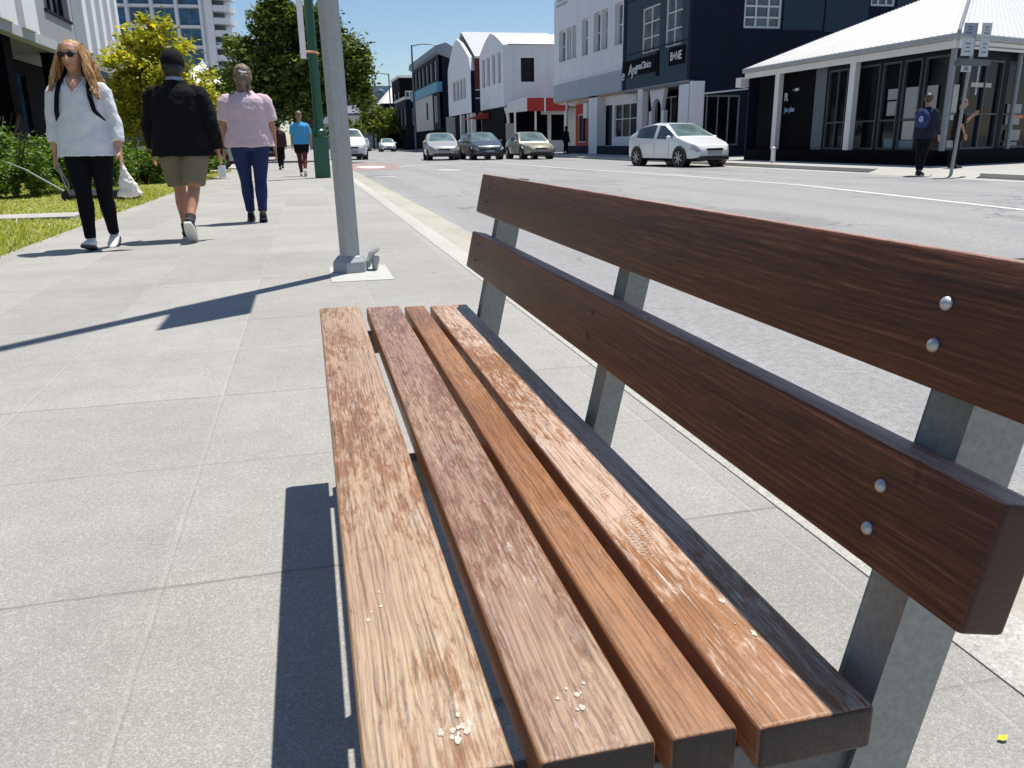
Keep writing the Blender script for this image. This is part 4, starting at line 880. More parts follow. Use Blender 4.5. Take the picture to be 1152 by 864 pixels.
bl_ = ['leftmost leafy green shrub, at the edge of the picture', 'green shrub behind the hand of the woman in white', 'green shrub behind the leaning scooter stem', 'tall dark shrub against the office columns', 'green shrub right of the woman in white', 'low shrub under the young yellow-green tree', 'taller shrub just behind the young yellow-green tree', 'low shrub behind the man in black', 'last small shrub before the driveway', 'tall shrub against the ribbed office wall']
for i, (x, y, rx, ry, h) in enumerate(bs): bush(bl_[i], x, y, rx, ry, h, 5200 if i < 7 else 2600, size=.048)

# ------------------------------------------------------------------ street furniture
def lamp(label, x, y, h, arm, name='street_lamp'):
    t = thing(name, label, 'street lamp', (x, y, 0), 'street lamps down the street')
    b = NB(); tube(b, [(x, y, 0), (x, y, h*.5), (x, y, h)], [.15, .12, .09], 8); obj('pole', b, M_galvd, t)
    b = NB(); s = 1 if arm > 0 else -1; tube(b, [(x, y, h-.1), (x+arm*.5, y, h+.12), (x+arm, y, h+.1)], [.07, .06, .05], 6); obj('arm', b, M_galvd, t)
    b = NB(); tube(b, [(x+arm-.1*s, y, h+.1), (x+arm+.5*s, y, h+.06), (x+arm+.9*s, y, h+.02)], [(.06, .05), (.17, .07), (.08, .04)], 8, side=(0, 1, 0)); obj('lamp_head', b, M_galv, t)
lamp('tall grey street lamp standing above the far shop row', 12.7, 98, 11.4, 2.2); lamp('more distant grey street lamp left of the tall one', 13.3, 131, 10.9, -3.2)
Sx, Sy = 14.75, 16.6
k = Sy/15.16
sp = thing('parking_sign_post', 'slim grey post with paired small parking signs in front of the corner shop', 'sign post', (Sx, Sy, -.1))
Z = lambda x, y: onY(Sy, x, y)
b = NB(); tp_ = Z(1099, 26); tube(b, [(Sx, Sy, -.12), (tp_.x, Sy, tp_.z)], .038, 10); obj('pole', b, M_galv, sp, smooth=40)
M_sign1 = paint('sign_face_blue_grey', (.24,.3,.36), .4, .1); M_sign2 = paint('sign_face_pale', (.46,.5,.53), .4, .08); M_mark = paint('sign_marks', (.04,.06,.1), .5)
for (x0, x1, y0, y1, m) in ((1082, 1097, 26, 41, M_sign1), (1102, 1115, 26, 41.5, M_sign2), (1079, 1095, 43, 63, M_sign2), (1099, 1112, 43, 64, M_sign2), (1079, 1091, 74, 81, M_sign2), (1095, 1101, 74.5, 107, M_sign2)):
    a, c = Z(x0, y1), Z(x1, y0); b = NB(); box(b, a.x, c.x, Sy-.05, Sy-.035, a.z, c.z); s_ = obj('sign', b, m, sp, bevel=.004)
    b = NB(); w_, h_ = c.x-a.x, c.z-a.z
    for kx, kz, kw in ((.3, .66, .4), (.35, .45, .3), (.2, .22, .55)): box(b, a.x+w_*kx, a.x+w_*(kx+kw), Sy-.056, Sy-.0505, a.z+h_*kz, a.z+h_*kz+.018)
    obj('sign_marks', b, M_mark, s_)
a, c = Z(1076, 72), Z(1112, 68.5); b = NB(); box(b, a.x, c.x, Sy-.08, Sy+.08, a.z-.03, c.z+.01); obj('bracket', b, M_galvd, sp)
b = NB(); tube(b, [(15.6, 25.8, 0), (15.6, 25.8, .42), (15.6, 25.8, .5), (15.6, 25.8, .54)], [.075, .075, .065, .02], 14); bo = obj('bollard', b, wframe, smooth=40); recenter(bo); tag(bo, 'short white bollard on the far footpath by the corner shop', 'bollard')

# kick scooter left lying on the grass
sc = thing('kick_scooter', 'black kick scooter dropped on the lawn behind the woman in white', 'scooter', (-3.6, 15.8, -.03))
M_rub = paint('black_rubber', (.012,.012,.014), .7, .3); M_blk = paint('scooter_black', (.015,.018,.028), .45, .2); M_stem = paint('scooter_stem', (.22,.28,.24), .4, .1)
h0 = onY(16.0, 78, 219); h1 = onY(16.5, -12, 176); m0 = h0.lerp(h1, .55)+Vector((0, 0, .07))
b = NB(); tube(b, [h0, m0, h1], [.022, .018, .016], 8); obj('stem', b, M_stem, sc, smooth=50)
b = NB(); tube(b, [h1+Vector((.0, -.2, 0)), h1+Vector((0, .25, .02))], .018, 8); obj('handlebar', b, M_blk, sc)
b = NB(); tube(b, [h0+Vector((-.02, -.03, -.03)), h0+Vector((-.02, .03, -.03))], .11, 18); obj('front_wheel', b, M_rub, sc, smooth=40)
e0, e1 = Vector((h0.x+.05, 15.9, .10)), onY(15.3, 152, 218)
b = NB(); d_ = (e1-e0); obox(b, (e0+e1)/2+Vector((0, 0, -.01)), d_*.5, Vector((0, .07, .05)), Vector((0, -.02, .03))); obj('deck', b, M_blk, sc, bevel=.008)
a, c = onY(15.3, 119, 226), onY(15.3, 157, 213)
b = NB(); x0, x1, z0, z1 = a.x, c.x, a.z+.03, c.z
for r in ((x0, x1, z0, z0+.06), (x0, x1, z1-.05, z1), (x0, x0+.28, z0+.06, z1-.05), (x1-.22, x1, z0+.06, z1-.05)): box(b, r[0], r[1], 15.2, 15.33, r[2], r[3])
obj('rear_box', b, M_blk, sc, bevel=.006)
b = NB(); tube(b, [(a.x+.25, 15.25, .08), (a.x+.25, 15.32, .08)], .1, 18); obj('rear_wheel', b, M_rub, sc, smooth=40)

# ------------------------------------------------------------------ cars
M_tyre = paint('tyre', (.014,.014,.015), .8, .3); M_rim = paint('alloy', (.4,.41,.42), .3, .2, metal=.8); M_cglass = mat_glass('car_glass', (.05,.075,.085), .05); M_wind = mat_glass('windscreen_glass', (.13,.19,.19), .06)
M_lamp = mat_glass('headlamp_lens', (.42,.46,.5), .08); M_grille = paint('grille_black', (.01,.01,.012), .4, .3); M_plate = paint('number_plate', (.3,.32,.34), .5, .2)
def carpaint(name, c, metal=.0):
    k = NT(name); o = k.coord(); n = k.noise(o, 2, 4, .6); col = k.ramp(n, [(.3, tuple(x*.93 for x in c)), (.7, c)])
    k.b.inputs['Coat Weight'].default_value = .8; k.b.inputs['Coat Roughness'].default_value = .05
    return k.out(col, .35, None, metal, .5)
def car(label, x, y, head, body, L=4.3, Wd=1.78, H=1.48, style='hatch', cat='car', group='cars along the street', name='parked_car', z=-.12, lenscol=None):
    """head: heading angle, 0 = nose towards -Y; positive turns the nose towards -X"""
    t = thing(name, label, cat, (x, y, z), group); t.rotation_euler = (0, 0, -head)
    BASE[t.name] = Vector((0, 0, 0))      # parts are written in the car's own frame: nose towards -Y
    hl = L/2
    P = dict(hatch=dict(hood=.655, cowl=.23, rs=.46, re=.80, tail=.975), suv=dict(hood=.68, cowl=.25, rs=.40, re=.90, tail=.985), sedan=dict(hood=.60, cowl=.27, rs=.45, re=.70, tail=.86))[style]
    zb, belt = .2, H*.62
    def top(s):     # s: 0 nose .. 1 tail
        hood0 = H*.455; ys = [0, .03, P['cowl'], P['rs'], (P['rs']+P['re'])/2, P['re'], P['tail'], 1]; hoodz = H*P['hood']
        zs = [hood0*.82, hood0*1.08, hoodz, H*.975, H, H*.93, H*(.70 if style != 'sedan' else .68), H*(.6 if style != 'sedan' else .6)]
        return float(np.interp(s, ys, zs))
    def width(s): return Wd/2*float(np.interp(s, [0, .03, .1, .25, .7, .92, .98, 1], [.62, .80, .95, 1, 1, .96, .90, .80]))
    ss = sorted(set(list(np.linspace(0, 1, 45))+[.015, .03, .045, P['cowl'], P['rs'], P['re'], P['tail'], P['cowl']+.02, P['rs']-.02]))
    rows = []
    for s in ss:
        w = width(s); tz = top(s); bz = min(belt, tz*.93) if s < P['cowl'] else min(belt*(1+.16*max(0, s-.35)), tz*.94); lo = zb+(.05*(1-min(1, s/.05)))+(.08*max(0, (s-.94)/.06))
        inset = max(0, (tz-bz))*.36; yy = -hl+s*L
        bow = .06*(1-min(1, s/.06))
        r = [(0, lo), (w*.86, lo), (w*.97, lo+.10), (w, lo+.28), (w*.995, bz-.14), (w*.965, bz), (w*.965-inset*.5, bz+(tz-bz)*.5), (w*.965-inset*.92, bz+(tz-bz)*.88), (w*.965-inset*1.35-.06, tz-.004), (w*.5, tz+.012), (0, tz+.02)]
        rows.append([(px, yy+(-bow*(1-(px/w)**2) if s < .06 else 0), pz_) for px, pz_ in r])
    K = len(rows[0])
    groups = {}
    for i in range(len(ss)-1):
        s0, s1 = ss[i], ss[i+1]; sm = (s0+s1)/2
        for j in range(K-1):
            nm = 'body'
            if P['cowl']+.012 < sm < P['rs']-.008 and j >= 8: nm = 'windscreen'
            elif P['re']+.008 < sm < P['tail']-.01 and j >= 8: nm = 'rear_window'
            elif P['cowl']+.07 < sm < P['re']+(.05 if style != 'sedan' else .1) and j in (5, 6) and not (abs(sm-(P['cowl']+P['re'])/2-.03) < .012): nm = 'side_windows'
            elif sm < .075 and j == 4 or (sm < .05 and j == 3 and False): nm = 'headlight'
            elif sm < .02 and j in (0, 1): nm = 'lower_grille'
            elif j <= 1: nm = 'underbody'
            groups.setdefault(nm, []).append((i, j))
    mats = dict(body=body, windscreen=M_wind, rear_window=M_cglass, side_windows=M_cglass, headlight=lenscol or M_lamp, lower_grille=M_grille, underbody=M_grille)
    for nm, fs in groups.items():
        for sgn in ((1, -1) if nm in ('headlight', 'side_windows') else (0,)):
            b = NB(); vc = {}
            def V(i, j, s):
                kx = (i, j, s if rows[i][j][0] > 1e-6 else 0)
                if kx not in vc: q = rows[i][j]; vc[kx] = b.verts.new((q[0]*s, q[1], q[2]))
                return vc[kx]
            for i, j in fs:
                for s in ((1, -1) if sgn == 0 else (sgn,)):
                    vs = [V(i, j, s), V(i+1, j, s), V(i+1, j+1, s), V(i, j+1, s)]; vs = list(dict.fromkeys(vs))
                    if len(vs) > 2:
                        try: b.faces.new(vs if s > 0 else vs[::-1])
                        except ValueError: pass
            if nm == 'body':
                for i in (0, len(ss)-1):
                    loop = [V(i, j, 1) for j in range(K)]+[V(i, j, -1) for j in range(K-2, 0, -1)]
                    try: b.faces.new(loop)
                    except ValueError: pass
            obj(nm, b, mats[nm], t, smooth=38, world=False)
    b = NB(); box(b, -.33, .33, -hl-.075, -hl-.02, H*.37, H*.42); obj('grille', b, M_grille, t, bevel=.01, world=False)
    b = NB(); box(b, -.6, .6, -hl-.07, -hl+.02, .24, .38); obj('lower_intake', b, M_grille, t, bevel=.02, world=False)
    b = NB(); box(b, -.26, .26, -hl-.10, -hl-.06, .42, .53); obj('number_plate', b, M_plate, t, world=False)
    for s in (1, -1):
        w = Wd/2
        b = NB(); cc = Vector((s*(w+.09), -hl+L*(P['cowl']+.075), belt+.06)); ball(b, cc, (.1, .06, .07), 10, 8); tube(b, [cc, cc-Vector((s*.13, 0, .05))], .03, 6); obj('mirror', b, body, t, smooth=60, world=False)
        for yy in (-hl+.80*(L/4.3), hl-.78*(L/4.3)):
            r = .325 if style != 'suv' else .36
            b = NB(); tube(b, [(s*(w-.30), yy, r+.02), (s*(w+.004), yy, r+.02)], r+.055, 26); obj('wheel_arch', b, M_grille, t, smooth=40, world=False)
            b = NB(); tube(b, [(s*(w-.22), yy, r), (s*(w-.01), yy, r), (s*(w+.016), yy, r)], [r, r, r-.03], 26); wh = obj('wheel', b, M_tyre, t, smooth=40, world=False)
            b = NB(); tube(b, [(s*(w+.0), yy, r), (s*(w+.021), yy, r)], r*.22, 12)
            for k in range(7):
                a = 2*math.pi*k/7; dv = Vector((0, math.cos(a), math.sin(a))); q = Vector((0, -math.sin(a), math.cos(a)))
                obox(b, Vector((s*(w+.018), yy, r))+dv*r*.38, dv*r*.32, q*.022, Vector((.006, 0, 0)))
            tube(b, [(s*(w+.014), yy, r), (s*(w+.022), yy, r)], r*.72, 24, cap=False)
            obj('rim', b, M_rim, wh, smooth=40, world=False)
    for s in (1, -1):
        b = NB()
        for q in (P['cowl']+.10, (P['cowl']+P['re'])/2+.03, P['re']-.02): yq = -hl+L*q; x_ = s*(Wd/2*float(np.interp(q, [0, .03, .1, .25, .7, .92, .98, 1], [.62, .80, .95, 1, 1, .96, .90, .80]))+.0005); box(b, min(x_, x_-s*.004), max(x_, x_-s*.004), yq-.007, yq+.007, .40, belt-.12)
        obj('door_seams', b, M_grille, t, world=False)
        b = NB()
        for q in (.50, .70): yq = -hl+L*q; box(b, min(s*Wd/2, s*(Wd/2+.03)), max(s*Wd/2, s*(Wd/2+.03)), yq-.09, yq+.09, belt-.18, belt-.145)
        obj('door_handles', b, body, t, world=False)
    b = NB(); box(b, -hl*0-.7, .7, hl-.03, hl+.02, .45, .6); obj('rear_bumper', b, body, t, bevel=.02, world=False)
    return t
cw = carpaint('car_white', (.76,.77,.78)); cs1 = carpaint('car_silver', (.42,.41,.39), .2); cd = carpaint('car_dark', (.035,.042,.06)); cbg = carpaint('car_champagne', (.38,.35,.23), .15); cr = carpaint('car_dark_red', (.12,.02,.02)); csl = carpaint('car_grey', (.3,.32,.33), .2)
car('white hatchback parked across the road in front of the navy corner building', 13.3, 28.5, R_(-10), cw, 4.3, 1.8, 1.52)
car('champagne sedan parked outside the red verandah shop', 12.3, 45.8, R_(-2), cbg, 4.4, 1.8, 1.45, 'sedan')
car('dark blue-black hatchback between the silver and champagne cars', 9.75, 47.0, R_(-2), cd, 4.3, 1.8, 1.5)
car('silver-white hatchback, leftmost of the three cars on the far side', 7.65, 48.2, R_(4), cs1, 4.4, 1.8, 1.5)
car('white off-road wagon by the near kerb, half hidden by the grey pole', 2.75, 55.0, R_(-4), cw, 4.6, 1.95, 1.9, 'suv')
car('small white car far down the street below the far tree', 9.6, 101, R_(0), cw, 4.2, 1.75, 1.5)
car('small grey car far down the street, left of the far white one', 7.6, 112, R_(8), csl, 4.2, 1.75, 1.5)
car('grey car with dark windows in the driveway between the man and the woman in pink', -4.6, 34, R_(-90), csl, 4.5, 1.8, 1.62, 'suv', z=0)
car('dark car in the shade of the large street tree', -2.1, 52, R_(0), cd, 4.3, 1.78, 1.5, z=0)
# ------------------------------------------------------------------ people
M_skin = mat_skin('skin', (.42,.21,.13)); M_skin2 = mat_skin('skin_fair', (.52,.28,.19))
_tex = {}
def clouds(size):
    if size not in _tex:
        tx = bpy.data.textures.new('folds', 'CLOUDS'); tx.noise_scale = size; tx.noise_depth = 3; _tex[size] = tx
    return _tex[size]
def solid(name, bm, mat, parent, vox, disp=0, dsize=.12, smooth_it=3, label=None):
    """union of overlapping closed shapes -> one continuous skin"""
    me = bpy.data.meshes.new('t'); bmesh.ops.recalc_face_normals(bm, faces=bm.faces); bm.to_mesh(me); bm.free()
    t = bpy.data.objects.new('t', me); COL.objects.link(t)
    m = t.modifiers.new('r', 'REMESH'); m.mode = 'VOXEL'; m.voxel_size = vox; m.use_smooth_shade = True
    if smooth_it: s = t.modifiers.new('s', 'SMOOTH'); s.factor = .5; s.iterations = smooth_it
    if disp: d = t.modifiers.new('d', 'DISPLACE'); d.texture = clouds(dsize); d.strength = disp; d.mid_level = .5
    dg = bpy.context.evaluated_depsgraph_get(); me2 = bpy.data.meshes.new_from_object(t.evaluated_get(dg)); bpy.data.objects.remove(t)
    me2.name = name; me2.materials.clear(); me2.materials.append(mat); me2.polygons.foreach_set('use_smooth', [True]*len(me2.polygons))
    o = bpy.data.objects.new(name, me2); COL.objects.link(o); o.parent = parent
    if label: o['label'] = label
    return o
def rotx(v, a): c, s = math.cos(a), math.sin(a); return Vector((v[0], v[1]*c-v[2]*s, v[1]*s+v[2]*c))
class Fig:
    """figure facing -Y, left hand on +X; swing > 0 moves a limb forward (-Y)"""
    def __init__(f, name_label, x, y, z, head, H=1.7, wide=1.0, fem=False, legs=((10, 5), (-12, 20)), arms=((8, 10, 8), (-8, 10, 8)), skin=None, vox=.009, lean=0, group='pedestrians', feet=(0, 0), headturn=0):
        f.t = thing('person', name_label, 'person', (x, y, z), group); f.t.rotation_euler = (0, 0, -head); BASE[f.t.name] = Vector((0, 0, 0))
        s = f.s = H/1.70; f.w = wide; f.vox = vox; f.fem = fem; f.skin = skin or M_skin
        f.J = []; hz = .885*s; f.leg = []
        for i, (sw, kn) in enumerate(legs):
            sg = 1 if i == 0 else -1; hip = Vector((sg*.088*s*wide, 0, hz)); a = R_(sw); d = Vector((-sg*.075, -math.sin(a), -math.cos(a))).normalized(); knee = hip+d*.425*s
            a2 = R_(sw-kn); d2_ = Vector((-sg*.03, -math.sin(a2), -math.cos(a2))); ank = knee+d2_*.395*s; fa = R_(feet[i]); f.leg.append([hip, knee, ank, fa, sg])
        low = min(l[2].z-.065*s-max(0, math.sin(l[3]))*0-abs(math.sin(l[3]))*.10*s*(1 if l[3] < 0 else .25) for l in f.leg); f.dz = -low
        for l in f.leg:
            for k in range(3): l[k].z += f.dz
        f.hz = hz+f.dz
        f.arm = []
        for i, (sw, el, ab) in enumerate(arms):
            sg = 1 if i == 0 else -1; sh = Vector((sg*.163*s*wide, 0, f.hz+.468*s)); a = R_(sw); d = Vector((sg*math.sin(R_(ab)), -math.sin(a), -math.cos(a))).normalized(); elb = sh+d*.29*s
            a2 = R_(sw+el); d2_ = Vector((sg*math.sin(R_(ab*.35)), -math.sin(a2), -math.cos(a2))).normalized(); wr = elb+d2_*.25*s; f.arm.append([sh, elb, wr, d2_, sg])
        f.headc = Vector((0, -.028*s, f.hz+.715*s)); f.ht = R_(headturn)
    def torso(f, b, infl=0, z0=-.06, z1=.58, belly=0):
        s, w = f.s, f.w; Z = f.hz
        prof = [(-.09, .10, .085), (-.04, .165, .115), (.03, .185, .130), (.10, .172, .122+belly*.6), (.17, .150 if f.fem else .158, .112+belly), (.26, .152 if f.fem else .165, .110+belly*.7), (.36, .168, .118+(.014 if f.fem else 0)), (.43, .160, .108), (.475, .132, .09), (.51, .09, .075), (.58, .058, .056)]
        P = [p for p in prof if z0 <= p[0] <= z1]
        tube(b, [(0, .0-.01*(p[0] > .2), Z+p[0]*s) for p in P], [((p[1]*w+infl)*s, (p[2]*(w*.5+.5)+infl)*s) for p in P], 24, side=(1, 0, 0))
    def legtube(f, b, l, infl=0, frac=2.0, taper=0):
        hip, knee, ank, _, sg = l; s = f.s; w = .6+.4*f.w
        pts = [hip+Vector((0, 0, .05*s)), hip, hip.lerp(knee, .35), hip.lerp(knee, .75), knee, knee.lerp(ank, .28)+Vector((0, .012*s, 0)), knee.lerp(ank, .6), ank]
        rad = [.080, .092, .083, .063, .054, .056, .043, .034]; fr = [0, 0, .35, .75, 1, 1.28, 1.6, 2]
        pp = [p for p, q in zip(pts, fr) if q <= frac]; rr = [r*w for r, q in zip(rad, fr) if q <= frac]
        if frac < 2:
            base = hip.lerp(knee, frac) if frac <= 1 else knee.lerp(ank, frac-1); pp.append(base); rr.append(float(np.interp(frac, fr, rad))*w)
        tube(b, pp, [(r+infl+taper*(q/max(1e-6, len(rr)-1)))*s for q, r in enumerate(rr)], 16)
    def armtube(f, b, a, infl=0, frac=2.0, taper=0):
        sh, el, wr, d, sg = a; s = f.s; w = .6+.4*f.w
        pts = [sh+Vector((-sg*.11*s, 0, .022*s)), sh+Vector((-sg*.05*s, 0, .012*s)), sh+Vector((-sg*.012*s, 0, -.002*s)), sh.lerp(el, .12), sh.lerp(el, .4), sh.lerp(el, .8), el, el.lerp(wr, .3), el.lerp(wr, .7), wr]; rad = [.022, .040, .047, .052, .047, .041, .038, .038, .030, .024]; fr = [0, 0, 0, .12, .4, .8, 1, 1.3, 1.7, 2]; inf_ = [.3, .6, .8, 1, 1, 1, 1, 1, 1, 1]
        pp = [p for p, q in zip(pts, fr) if q <= frac]; rr = [r*w for r, q in zip(rad, fr) if q <= frac]
        if frac < 2:
            base = sh.lerp(el, frac) if frac <= 1 else el.lerp(wr, frac-1); pp.append(base); rr.append(float(np.interp(frac, fr, rad))*w)
        inf_ = (inf_+[1]*4)[:len(rr)]; tube(b, pp, [(r+infl*inf_[q]+taper*(q/max(1, len(rr)-1)))*s for q, r in enumerate(rr)], 14)
    def body(f, bare_feet=False):
        b = NB(); s = f.s; f.torso(b, infl=-.016)
        for l in f.leg:
            f.legtube(b, l, infl=-.004); ank, fa, sg = l[2], l[3], l[4]
            q = lambda y, z: ank+rotx((sg*.0, y*s, z*s), -fa)
            tube(b, [q(.045, -.03), q(0, -.025), q(-.08, -.04), q(-.15, -.05)], [(.026*s, .02*s), (.034*s, .03*s), (.036*s, .022*s), (.028*s, .012*s)], 12, side=(1, 0, 0))
        for a in f.arm:
            f.armtube(b, a, infl=-.003); wr, d, sg = a[2], a[3], a[4]
            out = Vector((1, 0, 0)); nrm = d.cross(out).normalized()   # palm faces the thigh: thin across X
            pal = wr+d*.045*s; tube(b, [wr-d*.01*s, wr+d*.03*s, wr+d*.075*s, wr+d*.092*s], [(.017*s, .022*s), (.014*s, .036*s), (.013*s, .04*s), (.01*s, .034*s)], 12, side=(1, 0, 0))
            for k, (off, ln) in enumerate(((-.030, .062), (-.010, .074), (.011, .07), (.030, .054))):
                base = wr+d*.082*s+nrm*off*s; curl = Vector((-sg*.35, 0, 0))
                p1 = base+(d+curl*.25).normalized()*ln*.45*s; p2 = p1+(d+curl*1.0).normalized()*ln*.35*s; p3 = p2+(d+curl*2.2).normalized()*ln*.25*s
                tube(b, [base-d*.015*s, p1, p2, p3], [.0092*s, .0088*s, .0080*s, .0066*s], 8)
            fw = nrm if nrm.y < 0 else -nrm
            base = wr+d*.022*s+fw*.026*s; p1 = base+(d*.6+fw*.7-Vector((sg*.25, 0, 0))).normalized()*.038*s; p2 = p1+(d*.95+fw*.15-Vector((sg*.3, 0, 0))).normalized()*.03*s
            tube(b, [base, p1, p2], [.012*s, .0105*s, .008*s], 8)
        n0 = Vector((0, 0, f.hz+.53*s)); tube(b, [n0, n0+Vector((0, -.005*s, .06*s)), f.headc+Vector((0, .01*s, -.05*s))], [(.062*s, .06*s), (.052*s, .053*s), (.055*s, .06*s)], 16, side=(1, 0, 0))
        c = f.headc; R = Matrix.Rotation(f.ht, 3, 'Z'); s_h = s*1.09; g = lambda x, y, z: c+R@Vector((x*s_h, y*s_h, z*s_h))
        tube(b, [g(0, -.025, -.115), g(0, -.022, -.095), g(0, -.012, -.06), g(0, -.004, -.01), g(0, 0, .04), g(0, .005, .08), g(0, .008, .105), g(0, .008, .116)],
             [(.02*s, .022*s), (.040*s, .048*s), (.060*s, .075*s), (.072*s, .09*s), (.074*s, .095*s), (.062*s, .08*s), (.036*s, .05*s), (.01*s, .012*s)], 20, side=(1, 0, 0))
        tube(b, [g(0, -.082, .018), g(0, -.098, -.012), g(0, -.108, -.032), g(0, -.088, -.042)], [.008*s, .011*s, .014*s, .010*s], 8)      # nose
        tube(b, [g(-.026, -.080, -.062), g(0, -.092, -.06), g(.026, -.080, -.062)], [.005*s, .010*s, .005*s], 8)                         # mouth
        for e in (1, -1): ball(b, g(e*.075, .008, -.012), (.012*s, .02*s, .032*s), 10, 8); ball(b, g(e*.03, -.078, .022), (.02*s, .012*s, .008*s), 8, 6)
        f.g = g
        return solid('body', b, f.skin, f.t, f.vox*.85, smooth_it=2)
    def top(f, name, mat, sleeve, hem=-.04, infl=.02, sl=.018, disp=.02, belly=0, z1=.56, flare=.0, dsize=.12):
        b = NB(); s, w = f.s, f.w; Z = f.hz
        prof = [(-.16, .192, .14), (-.04, .192, .138), (.03, .190, .135), (.10, .178, .126+belly*.6), (.17, .164, .118+belly), (.26, .162, .114+belly*.8), (.36, .170, .122), (.43, .163, .112), (.475, .138, .096), (.505, .104, .084), (.53, .076, .072), (z1, .058, .058)]
        P = [(hem, float(np.interp(hem, [p[0] for p in prof], [p[1] for p in prof]))+flare, float(np.interp(hem, [p[0] for p in prof], [p[2] for p in prof]))+flare*.6)]+[p for p in prof if p[0] > hem+.02 and p[0] <= z1]
        tube(b, [(0, 0, Z+p[0]*s) for p in P], [((p[1]*w+infl*(1 if p[0] < .5 else .55))*s, (p[2]*(w*.5+.5)+infl*(1 if p[0] < .5 else .55))*s) for p in P], 26, side=(1, 0, 0))
        for a in f.arm:
            if sleeve: f.armtube(b, a, infl=sl, frac=sleeve, taper=.012 if sleeve < 1 else .002)
        return solid(name, b, mat, f.t, f.vox, disp, dsize, 3)
    def bottoms(f, name, mat, frac=1.9, infl=.012, taper=0, disp=.008, top=.08):
        b = NB(); s = f.s; f.torso(b, infl=infl*.8, z0=-.09, z1=top+.03)
        for l in f.leg: f.legtube(b, l, infl=infl, frac=frac, taper=taper)
        return solid(name, b, mat, f.t, f.vox, disp, .1, 3)
    def shoes(f, mat, sole, name='shoe', big=1.0):
        for l in f.leg:
            ank, fa, sg = l[2], l[3], l[4]; s = f.s*big; q = lambda x, y, z: ank+rotx((x*s, y*s, z*s), -fa)
            b = NB(); tube(b, [q(0, .062, -.03), q(0, .045, -.01), q(0, 0, -.008), q(0, -.05, -.022), q(0, -.11, -.034), q(0, -.165, -.042), q(0, -.185, -.046)],
                           [(.026*s, .020*s), (.038*s, .040*s), (.042*s, .044*s), (.044*s, .036*s), (.046*s, .026*s), (.036*s, .018*s), (.014*s, .010*s)], 14, side=(1, 0, 0)); tube(b, [q(0, .01, .03), q(0, .01, -.02)], [.038*s, .042*s], 12)
            sh = solid(name, b, mat, f.t, f.vox*.8, smooth_it=2)
            b = NB(); prism(b, [q(x, y, -.066) for x, y in ((-.03, .072), (.03, .072), (.044, .0), (.048, -.10), (.034, -.18), (0, -.198), (-.034, -.18), (-.048, -.10), (-.044, 0))], rotx((0, 0, .024*s), -fa))
            obj('sole', b, sole, sh, smooth=40, bevel=.004, world=False)
    def add(f, name, bm, mat, parent=None, **k): return obj(name, bm, mat, parent or f.t, world=False, **k)

def R_lat(p, f):
    d = p-f.headc; d.z = 0; return Vector((-d.y, d.x, 0)).normalized() if d.length > 1e-4 else Vector()
def strands(f, n, mat, start, end, r, wave=.01, name='hair', pts=10, back=True):
    b = NB()
    for i in range(n):
        t = i/(n-1) if n > 1 else 0; a, m, e = start(t), None, end(t); P = []
        for k in range(pts):
            q = k/(pts-1); p = f.g(*a).lerp(f.g(*e), q); bul = math.sin(math.pi*min(1, q*1.25)); d = (p-f.headc); d.z = 0
            if d.length > 1e-4: p = p+d.normalized()*(.016*bul)
            p += Vector((random.gauss(0, wave), random.gauss(0, wave), random.gauss(0, wave*.4)))*(q**.7); P.append(p+R_lat(p, f)*(math.sin(q*9+t*14)*.019*q))
        tube(b, P, [r*(.7+.5*math.sin(math.pi*(k+.6)/(pts+.2))) for k in range(pts)], 6)
    return b
white_knit = mat_fabric('white_sweatshirt', (.66,.67,.71), .06); blk_fab = mat_fabric('black_fabric', (.005,.005,.007), .3); blk_fab2 = mat_fabric('black_leggings', (.003,.0035,.006), .25)
M_shoe_w = mat_fabric('white_trainer', (.7,.69,.68), .08); M_sole_w = paint('white_sole', (.62,.61,.58), .7); M_sole_d = paint('dark_sole', (.03,.03,.032), .7)
def mat_hair(name, lo, mid, hi):
    k = NT(name); v = k.coord((1, 1, .12)); n = k.noise(v, 130, 4, .7); n2 = k.noise(k.coord(), 16, 3, .6)
    c = k.ramp(k.math('ADD', k.math('MULTIPLY', n, .6), k.math('MULTIPLY', n2, .4)), [(.34, lo), (.5, mid), (.66, hi)]); return k.out(c, .45, k.bump(n, .6, .006), spec=.5)

# woman in white walking towards the camera
w1 = Fig('woman with long blonde hair and sunglasses in white top and black trousers', -1.80, 7.85, 0, R_(4), 1.67, 1.16, True, legs=((-5, 16), (9, 2)), arms=((3, 10, 14), (-1, 8, 11)), skin=M_skin2, vox=.0085, feet=(-18, 12), headturn=-6)
w1.body(); w1.top('sweatshirt', white_knit, 1.62, hem=-.085, infl=.022, sl=.016, disp=.03, belly=.012, flare=.006)
w1.bottoms('trousers', blk_fab2, frac=1.93, infl=.008, disp=.006)
w1.shoes(M_shoe_w, M_sole_d)
M_hair = mat_hair('blonde_hair', (.14,.065,.02), (.42,.22,.08), (.72,.46,.2))
b = NB(); g = w1.g
ball(b, g(0, .022, .042), (.093, .10, .096), 18, 12); hs_ = solid('hair', b, M_hair, w1.t, .008, .012, .03)
b = strands(w1, 130, M_hair, lambda t: (-.055-.03*math.sin(t*3.1), -.02+.08*t, .105-.05*abs(t-.5)), lambda t: (-.16-.035*math.sin(t*9), -.07+.15*t, -.22-.05*math.sin(t*7)), .0072, .008)
bb = strands(w1, 130, M_hair, lambda t: (.055+.03*math.sin(t*3.1), -.02+.08*t, .105-.05*abs(t-.5)), lambda t: (.135+.05*math.sin(t*9), -.085+.16*t, -.24-.07*math.sin(t*5)), .0072, .008)
obj('hair_locks', b, M_hair, hs_, smooth=70, world=False); obj('hair_locks', bb, M_hair, hs_, smooth=70, world=False)
